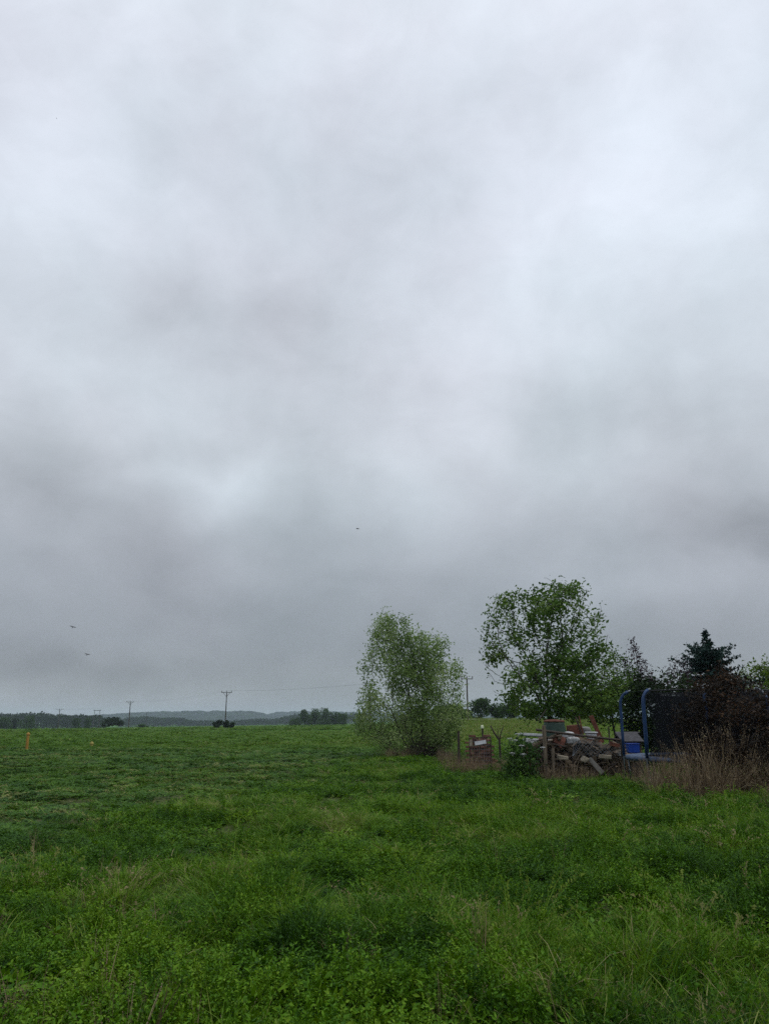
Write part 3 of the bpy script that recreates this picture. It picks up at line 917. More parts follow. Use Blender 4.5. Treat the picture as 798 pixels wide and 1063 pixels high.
# ------------------------------------------------------------------ markers in the field
def marker(px, Y, top, h, w, mat, name, label):
    X = xat(px, Y); z0 = g1(X, Y); zt = at(px, top, Y)[2]
    t = empty(name, (X, Y, z0), label, 'marker post')
    m = MB(); m.tube([(X, Y, z0 - .2), (X, Y, zt - w * .7)], w * .5, 10); m.build('post', mat, t)
    m = MB(); m.lathe((X, Y, zt - w * .7), [(w * .62, -.06), (w * .66, 0), (w * .5, w * .35), (w * .1, w * .65)], 12); m.build('cap', mat, t)
marker(31, 50, 760, 1, .17, M_orange, 'marker_post', 'short orange marker post standing in the field at left')
marker(97.5, 56, 769.5, 1, .2, M_yellow, 'marker_post', 'tiny yellow marker barely above the crop at left')

# ------------------------------------------------------------------ trampoline
TX, TYc, TR = xat(728.5, 22.5), 22.5, 2.05
def trampoline():
    z0 = g1(TX, TYc) - .02
    t = empty('trampoline', (TX, TYc, z0), 'round trampoline with blue padded posts and a dark safety net', 'trampoline')
    zr = .74 + z0
    circ = lambda r, z, n=48: [(TX + r * math.cos(2 * math.pi * i / n), TYc + r * math.sin(2 * math.pi * i / n), z) for i in range(n)]
    m = MB(); m.tube(circ(TR - .05, zr), .03, 8, closed=True); m.build('ring', M_galv, t, smooth=True)
    # padded cover over the springs
    n = 64; vs, fs = [], []
    prof = [(TR - .42, .035), (TR - .3, .062), (TR - .1, .065), (TR + .02, .045), (TR + .035, -.06), (TR - .02, -.02), (TR - .42, .01)]
    for (r, z) in prof:
        for j in range(n):
            a = 2 * math.pi * j / n
            vs.append((TX + r * math.cos(a), TYc + r * math.sin(a), zr + z + .006 * math.sin(a * 23 + r * 9)))
    for i in range(len(prof)):
        for j in range(n):
            i2, j2 = (i + 1) % len(prof), (j + 1) % n
            fs.append((i * n + j, i * n + j2, i2 * n + j2, i2 * n + j))
    mesh_obj('pad', vs, fs, M_bluepad, t, smooth=True)
    m = MB(); m.lathe((TX, TYc, zr - .012), [(TR - .4, 0), (TR - .4, .012)], 48); m.build('jumping_mat', M_net_solid, t)
    for k in range(4):   # W shaped legs
        a0 = R(22.5 + 90 * k); a1 = a0 + R(45)
        pts = [(TX + (TR - .05) * math.cos(a), TYc + (TR - .05) * math.sin(a), z) for a, z in
               ((a0, zr - .03), (a0 + R(4), z0 + .10), (a0 + R(9), z0 + .05), (a1 - R(9), z0 + .05), (a1 - R(4), z0 + .10), (a1, zr - .03))]
        m = MB(); m.tube(pts, .024, 8); m.build('leg', M_galv, t, smooth=True)
    top = 2.52
    for k in range(8):
        a = R(45 * k - 18); d = np.array([math.cos(a), math.sin(a), 0])
        o = np.array([TX, TYc, z0])
        R_ = TR + .06
        line = [o + d * R_ + np.array([0, 0, .12])] + [o + d * R_ + np.array([0, 0, h]) for h in (.7, 1.3, 1.9, 2.16)]
        arc = [o + d * (R_ - dr) + np.array([0, 0, h]) for dr, h in ((.015, 2.26), (.06, 2.36), (.13, 2.44), (.22, 2.495), (.30, 2.525))]
        m = MB(); m.tube(line[:1] + line[1:] + arc, .024, 8); p = m.build('post', M_galv, t, smooth=True)
        m = MB(); m.tube([line[1] + np.array([0, 0, .07])] + line[2:] + arc[:4 if k in (4, 5) else 2], .040, 10); s = m.build('sleeve', M_blue, t, smooth=True)
        s.parent = p; s.location = (0, 0, 0)
    # net: open on the left, where its edge hangs in a curve
    n, hN = 90, 14
    a_s, a_e = R(203), R(203 + 268)
    vs, fs = [], []
    for i in range(n + 1):
        q = i / n; a = a_s + (a_e - a_s) * q
        d0 = abs(((math.degrees(a) + 18) % 45 + 22.5) % 45 - 22.5) / 22.5
        for j in range(hN + 1):
            h = j / hN
            zt = 2.47 - .07 * d0 ** 2 * 0 - .05 * (1 - (1 - d0) ** 2)
            z = z0 + .78 + (zt - .78) * h
            rr = TR - .10 + .24 * float(sstep(.03, .14, q)) * (1 - h ** 4) * (1 - float(sstep(.9, 1, q))) - .14 * h ** 3 - .05 * math.sin(math.pi * h) * d0
            aa = a
            if q < .12: aa = a + (.12 - q) / .12 * R(9) * math.sin(math.pi * (h ** .8)) * .8 - (.12 - q) / .12 * R(6) * h ** 4
            vs.append((TX + rr * math.cos(aa), TYc + rr * math.sin(aa), z))
    for i in range(n):
        for j in range(hN):
            o = i * (hN + 1) + j; fs.append((o, o + hN + 1, o + hN + 2, o + 1))
    mesh_obj('net', vs, fs, M_net, t, smooth=True)
    m = MB()
    m.tube([(TX + (TR - .24) * math.cos(a_s - R(8) + (a_e - a_s + R(8)) * i / 90), TYc + (TR - .24) * math.sin(a_s - R(8) + (a_e - a_s + R(8)) * i / 90), z0 + 2.47) for i in range(91)], .02, 6)
    m.build('net_hem', M_net_solid, t, smooth=True)
M_net_solid = solid('black_webbing', (.014, .014, .017), (.009, .009, .011), 5, .7)
trampoline()

# ------------------------------------------------------------------ woodpile, bricks and the clutter round them
PY = 25.4
def add_bevel_mesh(name, m, mat, bevel):
    return m.build(name, mat, None, (0, 0, 0), bevel=bevel)

def board(c, size, rot, mat, name, label, cat, group=None, jit=.006, bevel=.006):
    m = MB(); m.box((0, 0, 0), size, (0, 0, 0), jit)
    o = m.build(name, mat, None, (0, 0, 0), bevel=bevel)
    o.location = tuple(map(float, c)); o.rotation_euler = rot
    return attrs(o, label, cat, group)

def split_log(seed):
    r = random.Random(seed); m = MB()
    k = r.choice([4, 5, 7]); prof = []
    if k == 7: ang = [i * 2 * math.pi / 7 for i in range(7)]; rad = [.085 * r.uniform(.88, 1.1) for _ in ang]
    elif k == 5: ang = [math.radians(d) for d in (-35, 0, 35, 70, 205)]; rad = [.12, .125, .12, .11, .06]
    else: ang = [math.radians(d) for d in (-40, 20, 80, 215)]; rad = [.12, .125, .12, .07]
    L_ = r.uniform(.38, .52); vs = []
    for (x, s, tw) in ((-L_ / 2, 1, 0), (-L_ / 6, 1.04, .05), (L_ / 6, .98, .09), (L_ / 2, .95, .12)):
        for a, q in zip(ang, rad):
            vs.append((x + r.uniform(-.012, .012), q * s * math.cos(a + tw) + .01 * math.sin(x * 9), q * s * math.sin(a + tw)))
    n = len(ang); fs = [tuple(reversed(range(n))), tuple(3 * n + j for j in range(n))]
    for i in range(3):
        for j in range(n): fs.append((i * n + j, i * n + (j + 1) % n, (i + 1) * n + (j + 1) % n, (i + 1) * n + j))
    m.add(vs, fs)
    return m

protos = []
def copy_single(src, loc, rot, scale=(1, 1, 1)):
    o = src.copy(); COL.objects.link(o)
    o.location = tuple(float(v) for v in loc); o.rotation_euler = rot; o.scale = scale
    return o

rng = np.random.default_rng(4)
x0, x1 = xat(553, PY), xat(646, PY)
logs = [split_log(i).build('firewood_log', M_log, None, (0, 0, 0), bevel=.006) for i in range(5)]
first = [True] * 5
hgt = lambda x: np.interp((x - x0) / (x1 - x0), [0, .1, .25, .5, .75, .95, 1], [.95, 1.16, 1.2, 1.17, 1.08, .95, .5])
cnt = 0
layer = 0; z = .09
while z < 1.2:
    x = x0 + .05 + rng.uniform(0, .12)
    while x < x1:
        if z < hgt(x):
            for row in range(2):
                k = int(rng.integers(0, 5))
                yaw = rng.choice([math.pi / 2, 0, math.pi / 2, rng.uniform(-.9, .9)]) + rng.normal() * .25
                y = PY + row * .48 + rng.normal() * .06 - (1.0 - z) * .12
                loc = (x + rng.normal() * .03, y, g1(x, y) + z + rng.normal() * .02)
                rot = (rng.uniform(0, 6.28), rng.normal() * .2 + (rng.uniform(-.7, .7) if rng.uniform() < .3 else 0), yaw)
                sc = (rng.uniform(.75, 1.1), rng.uniform(.55, .9), rng.uniform(.55, .9))
                if first[k]:
                    o = logs[k]; o.location = tuple(map(float, loc)); o.rotation_euler = rot; o.scale = sc; first[k] = False
                else: o = copy_single(logs[k], loc, rot, sc)
                attrs(o, 'split grey brown firewood log lying in the untidy heap under the walnut tree', 'log', 'split logs in the heap')
                cnt += 1
        x += rng.uniform(.15, .24)
    z += .125
print('logs', cnt)

def P(px, py, Y): return at(px, py, Y)

# loose laths and branches thrown on the heap
for i in range(26):
    u = rng.uniform(.05, .97); x = x0 + (x1 - x0) * u; h = float(hgt(x)); L_ = rng.uniform(.3, .7)
    zz = rng.uniform(.25, h + .05)
    board((x, PY - .28 - (1.05 - zz) * .22 + rng.normal() * .04, g1(x, PY) + zz), (L_, rng.uniform(.03, .06), rng.uniform(.02, .035)), (rng.normal() * .3, rng.normal() * .55, rng.normal() * .35),
          [M_wood_dark, M_log][i % 2], 'wooden_lath', 'loose thin lath thrown across the front of the firewood heap', 'lath', 'loose laths on the heap', jit=.004)

# long dark rail lying along the heap, weathered posts
a, b = P(556, 757.5, PY - .35), P(645, 768.5, PY - .30)
m = MB(); m.tube([a, (a + b) / 2 + np.array([0, 0, -.012]), b], [.04, .036, .034], 8)
attrs(m.build('wooden_rail', M_wood_dark, None, tuple(a)), 'long dark rail sloping down along the top of the firewood heap', 'rail')
def post(px, top, Y, r, mat, label, lean=0.0, square=True, name='fence_post', cat='post', leany=0.0):
    X = xat(px, Y); z0 = g1(X, Y); zt = P(px, top, Y)[2]; h = zt - z0
    m = MB()
    if square:
        m.box((X + lean * h / 2, Y, z0 + h / 2 - .05), (r * 2, r * 2, h + .1), (0, math.atan(lean), 0), .008)
        o = m.build(name, mat, None, (X, Y, z0), bevel=.008)
    else:
        m.tube([(X, Y, z0 - .1), (X + lean * h * .5, Y + leany * h * .5, z0 + h * .5), (X + lean * h, Y + leany * h, zt)], [r, r * .95, r * .85], 8)
        o = m.build(name, mat, None, (X, Y, z0))
    return attrs(o, label, cat)
post(564, 753, PY - .55, .055, M_wood_old, 'pale weathered square post at the left end of the firewood heap')
post(571, 777, PY - .75, .045, M_wood_old, 'short grey stake before the left part of the firewood heap', .04)
post(643, 767, PY - .45, .04, M_wood_dark, 'dark post at the right end of the firewood heap', .02)
post(631, 754, 29, .03, M_wood_dark, 'thin dark stake standing in the meadow left of the trampoline', 0, False)
post(475.5, 759, 30, .05, M_wood_dark, 'dark short stake left of the brick heap near the willow', 0, False)
# a stake carrying a pale upturned pot
o = post(500.3, 755, 31.5, .04, M_wood_dark, 'dark stake behind the brick heap carrying a pale upturned pot', 0, False)
c = P(500.3, 755, 31.5)
m = MB(); m.lathe(c + np.array([0, 0, -.05]), [(.06, 0), (.065, .02), (.06, .08), (.045, .12), (.015, .135)], 12)
attrs(m.build('flower_pot', M_cap, None, tuple(c), smooth=True), 'small pale yellowish pot upside down on a dark stake', 'pot')

# rusty angle poles leaning behind the heap
def pole_between(a, b, r, mat, name, label, cat, group=None):
    m = MB(); m.tube([a, (a + b) / 2, b], [r, r, r * .9], 7)
    return attrs(m.build(name, mat, None, tuple(a)), label, cat, group)
pole_between(P(604.5, 765, 26.4), P(597, 744, 26.4), .03, M_wood_dark, 'leaning_pole', 'dark pole leaning left behind the heap, left of two crossing ones', 'pole')
pole_between(P(605, 762, 26.6), P(600.5, 743.5, 26.6), .022, M_rust, 'leaning_pole', 'thin rusty pole leaning left beside a thicker dark one', 'pole')
m = MB(); a, b = P(625, 771, 26.3), P(613, 743, 26.3); d = (b - a); L_ = np.linalg.norm(d); ang = math.atan2(d[0], d[2])
board((a + b) / 2, (.13, .045, L_), (0, ang, 0), M_rust, 'leaning_plank', 'rust red plank leaning left behind the white enamel tub', 'plank')
board(P(570, 741.2, 27.0) + np.array([0, 1.2, -.02]), (.03, .03, .5), (0, R(40), .3), M_wood_dark, 'loose_stick', 'short dark stick propped at the foot of the walnut trunk', 'stick')

# dark green water butt at the foot of the tree
c = P(575.5, 765, 27.6)
t = empty('water_butt', c - np.array([0, 0, .75]), 'dark green plastic water butt with a brown lid under the walnut tree', 'barrel')
zb = g1(c[0], c[1])
ztop = P(575.5, 747.5, 27.6)[2]
m = MB(); hh = ztop - zb
t.location.z = zb
m.lathe((c[0], c[1], zb), [(.30, 0), (.37, .1 * hh), (.42, .4 * hh), (.41, .7 * hh), (.34, .93 * hh), (.335, .96 * hh)], 20); m.build('barrel_body', M_greenplastic, t, smooth=True)
m = MB(); m.lathe((c[0], c[1], zb + .962 * hh), [(.35, 0), (.36, .03), (.3, .07), (.05, .09)], 20); m.build('lid', M_rust, t, smooth=True)

# white things on and behind the heap
def tub(px, py_top, Y, w, h, label, name='enamel_tub'):
    c = P(px, py_top, Y)
    t = empty(name, (c[0], c[1], c[2] - h), label, 'tub')
    m = MB()
    m.lathe((0, 0, 0), [(.36, 0), (.42, .05), (.47, h * .6), (.49, h * .93), (.43, h * .93), (.40, h * .55), (.34, .08)], 20)
    m.v = [(q[0] * w + c[0], q[1] * w * .7 + c[1], q[2] + c[2] - h) for q in m.v]
    m.build('basin', M_white, t, smooth=True)
    m = MB(); m.tube([(c[0] + .5 * w * math.cos(a), c[1] + .35 * w * math.sin(a), c[2]) for a in np.linspace(0, 2 * math.pi, 25)[:-1]], .028, 8, closed=True)
    m.build('rim', M_white, t, smooth=True)
tub(614, 760.5, 26.4, .42, .24, 'white enamel tub with a thick rim standing behind the heap')
c = P(614, 767.5, 26.4)
board((c[0], c[1], c[2] - .3), (.5, .45, .6), (0, 0, .1), M_rust, 'rusty_crate', 'rusty crate carrying the white enamel tub', 'crate', bevel=.01)
# sacks
def sack(px, py, Y, w, h, d, label, seed, mat=None):
    r = np.random.default_rng(seed); c = P(px, py, Y)
    bm = bmesh.new(); bmesh.ops.create_icosphere(bm, subdivisions=4, radius=1)
    for v in bm.verts:
        q = v.co; e = .48
        x = math.copysign(abs(q.x) ** e, q.x); y = math.copysign(abs(q.y) ** e, q.y); zz = math.copysign(abs(q.z) ** e, q.z)
        k = float(fbm(q.x * 2.2 + q.z, q.y * 2.2 + q.z * 1.7, seed, 3)) - .5
        v.co = Vector((x * w / 2 * (1 + .35 * k - .2 * q.z), y * d / 2 * (1 + .35 * k), zz * h / 2 * (1 + .25 * k)))
    me = bpy.data.meshes.new('sack'); bm.to_mesh(me); bm.free()
    for p in me.polygons: p.use_smooth = True
    me.materials.append(mat or M_bag)
    o = bpy.data.objects.new('plastic_sack', me); COL.objects.link(o); o.location = tuple(c)
    attrs(o, label, 'sack')
sack(590, 763, 25.75, .34, .20, .3, 'crumpled white plastic sack, upper of two on the heap', 3)
sack(594.5, 769, 25.3, .36, .22, .3, 'white plastic sack slumped on the front of the heap under the rail', 8)
# white boards left of the post
for i, (px, py, w, dz, lab) in enumerate([(551, 763, .72, 0, 'upper white board of two lying left of the weathered post'), (557, 768.5, .85, 0, 'lower white board of two lying left of the weathered post')]):
    board(P(px, py, PY + .15), (w, .32, .07), (R(-6), R(3), .1 * i), M_white, 'white_board', lab, 'board', bevel=.008)
for i, (px, py, Y) in enumerate([(546, 772, PY + .15), (567, 774, PY + .15)]):
    c = P(px, py, Y); z0 = g1(c[0], c[1])
    board((c[0], c[1], (z0 + c[2]) / 2), (.22, .3, c[2] - z0), (0, 0, .1), M_brick, 'brick_pier', ['left', 'right'][i] + ' low brick pier under the white boards', 'pier')
# rusty box / brick column behind, red things, pale stones in the heap front
c = P(597, 752.5, 26.8); z0 = g1(c[0], c[1])
board((c[0], c[1], (z0 + c[2]) / 2), (.40, .36, c[2] - z0), (0, R(-4), .2), M_rust, 'rusty_box', 'tall rusty brown sheet box standing behind the white sacks', 'box', bevel=.01)
c = P(608, 757.5, 26.9)
sack(607, 757.5, 26.9, .34, .2, .3, 'small greyish sack between the rusty box and the tub', 12, solid('grey_sack', (.2, .2, .19), (.13, .13, .12), 5, .7))
c = P(580.5, 768.5, 25.2)
board(c, (.34, .05, .30), (R(-25), R(24), .1), M_rust, 'red_sheet', 'rust red sheet tilted against the heap left of the white sacks', 'sheet')
board(P(577.5, 771, 25.15), (.05, .05, .40), (R(-15), R(-38), 0), M_rust, 'red_bar', 'rust red bar crossing the tilted red sheet', 'bar')
for i, (px, py, w, h, lab) in enumerate([(583.5, 786, .30, .10, 'pale stone block in the left front of the heap'), (628, 785.5, .32, .11, 'pale stone block in the right front of the heap'), (606, 788.5, .16, .17, 'small pale stone tilted in the middle of the heap front')]):
    board(P(px, py, PY - .62), (w, .2, h), (R(4), R(4) if i < 2 else R(35), .1), M_stone, 'stone_block', lab, 'stone', jit=.02, bevel=.015)
board(P(618, 795, PY - .72), (.13, .04, .55), (R(-18), R(-38), 0), solid('grey_plank_wood', (.14, .135, .125), (.07, .065, .06), 5, .85, stretch=(4, 4, .6)), 'leaning_plank', 'grey plank leaning diagonally on the front of the heap', 'plank')
board(P(637.5, 773, PY - .5), (.30, .05, .10), (0, R(12), 0), M_rust, 'red_bar', 'short rust red bar lying near the right end of the heap', 'bar')
# wire mesh hung over the front of the heap
m = MB()
for i in range(13):
    u = i / 12
    for s in (1, -1):
        a0 = P(596 + 46 * u, 767 + 5 * u, PY - .42); b0 = P(np.clip(596 + 46 * u + s * 16, 594, 644), 785, PY - .55)
        m.tube([a0, b0], .0035, 4, caps=False)
attrs(m.build('wire_netting', M_galv), 'slack diamond wire netting hung from the rail over the heap', 'netting')

# doghouse, crate beyond the trampoline opening
def kennel():
    c = P(651, 772, 27.2); z0 = g1(c[0], c[1]); zt = P(651, 758.5, 27.2)[2]
    t = empty('dog_kennel', (c[0], c[1], z0), 'low wooden kennel with a grey felt roof behind the trampoline opening', 'kennel')
    h = zt - z0; hw = .55
    m = MB(); m.box((c[0], c[1], z0 + h * .38), (.62, .8, h * .76), (0, 0, .12)); m.build('wall', M_wood_dark, t, bevel=.01)
    m = MB()
    m.box((c[0] - .0, c[1] - .24, z0 + h * .86), (.74, .62, .05), (R(28), 0, .12)); m.build('roof', M_roofgrey, t, bevel=.008)
    m = MB(); m.box((c[0] + .05, c[1] + .30, z0 + h * .86), (.74, .62, .05), (R(-28), 0, .12)); m.build('roof', M_roofgrey, t, bevel=.008)
kennel()
c = P(656.5, 781, 26.0)
t = empty('plastic_crate', (c[0], c[1], c[2]), 'bright blue plastic crate seen through the trampoline opening', 'crate')
m = MB()
W_, D_, H_ = .34, .30, .26
for (q, s) in (((0, -D_ / 2, H_ / 2), (W_, .02, H_)), ((0, D_ / 2, H_ / 2), (W_, .02, H_)), ((-W_ / 2 + .01, 0, H_ / 2), (.02, D_ - .022, H_)), ((W_ / 2 - .01, 0, H_ / 2), (.02, D_ - .022, H_)), ((0, 0, .012), (W_ - .044, D_ - .024, .02))):
    m.box((c[0] + q[0], c[1] + q[1], c[2] + q[2]), s)
m.build('crate_body', M_bluecrate, t)
m = MB(); m.tube([(c[0] + sx * (W_ / 2 + .01), c[1] + sy * (D_ / 2 + .01), c[2] + H_) for sx, sy in ((-1, -1), (1, -1), (1, 1), (-1, 1))], .014, 6, closed=True); m.build('rim', M_bluecrate, t)
z0 = g1(c[0], c[1])
board((c[0], c[1], (z0 + c[2]) / 2 - .002), (.30, .30, max(.1, c[2] - z0)), (0, 0, .1), M_wood_dark, 'wooden_block', 'dark wooden block carrying the blue plastic crate', 'block')
# rubble by the trampoline's left leg
for i in range(9):
    px, py = rng.uniform(646, 662), rng.uniform(785, 789)
    board(P(px, py, 24.9 + rng.uniform(0, .4)), (rng.uniform(.12, .25), .14, rng.uniform(.08, .14)), (rng.normal() * .2, rng.normal() * .3, rng.uniform(0, 3)), M_stone if i % 3 else M_brick, 'rubble_stone', 'broken stone in the rubble between heap and trampoline', 'stone', 'rubble stones beside the trampoline', jit=.02, bevel=.012)

# ------------------------------------------------------------------ brick heap by the willow
BY = 30.0
bk = MB(); bk.box((0, 0, 0), (.25, .12, .07), (0, 0, 0), .004)
brick0 = bk.build('brick', M_brick, None, (0, 0, 0), bevel=.006)
used = False; nbk = 0
bx0, bx1 = xat(486, BY), xat(512, BY)
for lay in range(17):
    z = .04 + lay * .074
    x = bx0 + (lay % 2) * .12
    while x < bx1:
        u = (x - bx0) / (bx1 - bx0)
        lim = np.interp(u, [0, .12, .2, .35, .55, .75, .85, 1], [1.02, 1.22, 1.28, 1.12, 1.20, 1.22, .9, .4])
        if z < lim + rng.normal() * .04:
            y = BY + rng.normal() * .03 + (.0 if lay % 3 else .04)
            loc = (x + rng.normal() * .012, y, g1(x, BY) + z); rot = (rng.normal() * .03, rng.normal() * .03, rng.normal() * .12)
            if not used: o = brick0; o.location = tuple(map(float, loc)); o.rotation_euler = rot; used = True
            else: o = copy_single(brick0, loc, rot)
            attrs(o, 'red brick stacked loosely in the heap right of the willow', 'brick', 'bricks in the loose stack'); nbk += 1
        x += .262
print('bricks', nbk)
# gate-like mesh frame before the bricks, white board on it
def mesh_frame():
    a, b = P(487, 766, BY - .5), P(509, 765, BY - .5); z0 = g1(a[0], BY - .5) + .05
    t = empty('mesh_panel', ((a[0] + b[0]) / 2, BY - .5, z0), 'dark framed wire mesh panel leaning before the brick heap', 'panel')
    m = MB()
    m.tube([(a[0], a[1], z0), tuple(a), tuple(b), (b[0], b[1], z0)], .028, 6, closed=True); m.build('frame', M_wood_dark, t)
    m = MB()
    for i in range(1, 9):
        x = a[0] + (b[0] - a[0]) * i / 9; m.tube([(x, a[1] - .005, z0), (x, a[1] - .005, a[2])], .006, 4, caps=False)
    for i in range(1, 8):
        zz = z0 + (a[2] - z0) * i / 8; m.tube([(a[0], a[1] + .008, zz), (b[0], a[1] + .008, zz)], .006, 4, caps=False)
    m.build('mesh', M_galv, t)
mesh_frame()
board(P(498.5, 771, BY - .62), (.40, .03, .13), (R(-12), R(-9), 0), M_white, 'white_board', 'small pale board hung tilted on the mesh panel before the bricks', 'board')
board(P(488.5, 771.5, BY - .62), (.10, .03, .22), (0, 0, 0), M_stone, 'stone_tile', 'narrow grey tile standing at the left of the mesh panel', 'tile')

def dead_sapling():
    c = P(519, 772, 29.6); z0 = g1(c[0], c[1])
    t = empty('dead_sapling', (c[0], c[1], z0), 'bare dead sapling forking into a V right of the brick heap', 'sapling')
    m = MB(); m.tube([(c[0], c[1], z0 - .1), tuple(P(518, 768, 29.6))], [.045, .04], 7); m.build('trunk', M_wood_dark, t)
    for (px, py, r) in ((509, 753.5, .035), (522.5, 753, .022), (516.5, 757, .014), (524, 763, .014)):
        m = MB(); m.tube([P(518, 768.2, 29.6), P((518 + px) / 2 - .6, (768 + py) / 2 + .5, 29.7), P(px, py, 29.6)], [r, r * .85, r * .6], 6); m.build('branch', M_wood_dark, t, smooth=True)
dead_sapling()

# brushwood heap at the willow's foot
def brush():
    r = np.random.default_rng(9); Y = WY - 1.2
    cx = xat(440, Y); z0 = g1(cx, Y)
    m = MB()
    for i in range(420):
        u = r.normal() * .62; c = np.array([cx + u, Y + r.normal() * .35, z0 + abs(r.normal()) * .42 * math.exp(-u * u)])
        d = r.normal(size=3); d[2] = abs(d[2]) * .6; d /= np.linalg.norm(d); L_ = r.uniform(.3, .8)
        m.tube([c - d * L_ / 2, c + r.normal(size=3) * .03, c + d * L_ / 2], [.012, .01, .006], 4, caps=False)
    attrs(m.build('brushwood_heap', M_wood_dark, None, (cx, Y, z0)), 'dark heap of dead brushwood at the foot of the willow', 'heap')
brush()

# elder with white umbels left of the heap
tree('elder_shrub', 'lush dark green elder shrub with flat white flower heads left of the heap', 'shrub',
     [(763, 530, 540), (769, 526, 550), (777, 522, 558), (788, 519, 563), (798, 520, 563), (806, 526, 558)],
     24.6, 546, M_bark_dark, leaf_mat('elder_leaf', [(0, (.016, .045, .012)), (.5, (.035, .085, .02)), (1, (.07, .13, .03))], .45, .35), 900, .1, 1.2, .16, .11, 10, .10, 77,
     [((-.25, 0, 0), 534, 785, -.1, 3), ((0, .1, 0), 546, 778, .1, 3), ((.25, 0, 0), 558, 784, 0, 3)], .004, .014, .03)
eld = bpy.data.objects['elder_shrub']
rg = np.random.default_rng(5)
for (px, py) in [(541, 774), (529, 767), (534, 768.5), (548, 769.5), (552, 770.5), (563, 776), (531.5, 782), (543, 783), (556, 768), (537, 762)]:
    c = P(px, py, 23.95)
    m = MB()
    for i in range(26):
        a, q = rg.uniform(0, 6.28), rg.uniform(0, 1) ** .5
        p = c + np.array([math.cos(a) * q * .085, math.sin(a) * q * .06, .02 * (1 - q) + rg.normal() * .004])
        m.box(p, (.02, .02, .008), (rg.normal() * .4, rg.normal() * .4, a))
    for i in range(5):
        a = i * 1.256
        m.tube([c - np.array([0, 0, .07]), c + np.array([math.cos(a) * .06, math.sin(a) * .045, 0])], .002, 4, caps=False)
    m.build('flower_head', M_bag, eld)

# ------------------------------------------------------------------ ground cover (uncountable)
PROTO = {}
def proto_collection(name, items):
    c = bpy.data.collections.new(name)
    for o in items: c.objects.link(o)
    return c

def blades(seed, n, h0, h1, rad, w, lean=.5, droop=.6, seg=4, seedhead=0.0):
    r = np.random.default_rng(seed); V, Fq, Ft, var = [], [], [], []
    for i in range(n):
        a = r.uniform(0, 6.28); q = rad * r.uniform(0, 1) ** .6
        b = np.array([math.cos(a) * q, math.sin(a) * q, -.02])
        az = a + r.normal() * .9; d = np.array([math.cos(az), math.sin(az), 0])
        h = r.uniform(h0, h1); ln = lean * r.uniform(.15, 1); dr = droop * r.uniform(0, 1)
        tw = r.uniform(0, 6.28); side = np.array([math.cos(tw), math.sin(tw), 0]); ww = w * r.uniform(.6, 1.3)
        k = len(V)
        for s in range(seg):
            t = s / seg
            p = b + d * h * (ln * t + dr * t ** 2.4) + np.array([0, 0, h * (t - dr * .55 * t ** 3)])
            wd = ww * (1 - .25 * t - .5 * t ** 3) * .5
            V += [p - side * wd, p + side * wd]
        p = b + d * h * (ln + dr) + np.array([0, 0, h * (1 - dr * .55)])
        V.append(p)
        for s in range(seg - 1):
            o = k + s * 2; Fq.append((o, o + 1, o + 3, o + 2))
        o = k + (seg - 1) * 2; Ft.append((o, o + 1, o + 2))
        v = r.normal() * .15
        var += [v] * (seg * 2 + 1)
        if seedhead and r.uniform() < seedhead:
            for e in range(9):
                t = .72 + .28 * e / 9
                p = b + d * h * (ln * t + dr * t ** 2.4) + np.array([0, 0, h * (t - dr * .55 * t ** 3)])
                u = r.normal(size=3) * .012; k2 = len(V)
                V += [p, p + u + np.array([0, 0, .014]), p + u * .4 + np.array([.004, .004, .022])]
                Ft.append((k2, k2 + 1, k2 + 2)); var += [.30] * 3
    return np.array(V), [np.array(Fq), np.array(Ft)], var

def herb(seed, stems, h0, h1, rad, leaf, per, aspect=.6, upright=.8):
    r = np.random.default_rng(seed); pts, ds = [], []
    Vs, Fs, vs = [], [], []
    allp = []
    V, Fq = [], []
    for i in range(stems):
        a = r.uniform(0, 6.28); q = rad * r.uniform(0, 1) ** .5
        b = np.array([math.cos(a) * q, math.sin(a) * q, 0]); h = r.uniform(h0, h1) * (1.12 - .6 * (q / rad) ** 2)
        az = a + r.normal() * .6; t = b + np.array([math.cos(az), math.sin(az), 0]) * h * (1 - upright) * r.uniform(.2, 1.4) + np.array([0, 0, h])
        sd = np.array([.0025, 0, 0]); k = len(V)
        V += [b - sd, b + sd, t + sd * .5, t - sd * .5]; Fq.append((k, k + 1, k + 2, k + 3))
        m = r.poisson(per)
        u = r.uniform(.25, 1.03, m)[:, None]
        allp.append(b * (1 - u) + t * u + r.normal(size=(m, 3)) * .012)
    pts = np.concatenate(allp)
    LV, LF, lv = leaf_cards(pts, leaf, r, updir=1.0, aspect=aspect, var=r.normal(size=len(pts)) * .17, fold=.14)
    n = len(V)
    return np.concatenate([np.array(V), LV]), [np.array(Fq), LF + n], list(np.full(n, -.05)) + list(lv)

def make_protos(name, gens, mat):
    out = []
    for i, (V, F, var) in enumerate(gens):
        o = mesh_obj('%s_tuft' % name if i == 0 else '%s_tuft.%03d' % (name, i), V, [f for f in F if len(f)], mat, None, (0, 0, 0), fattr=var, link=False)
        out.append(o)
    return proto_collection(name + '_tufts', out)

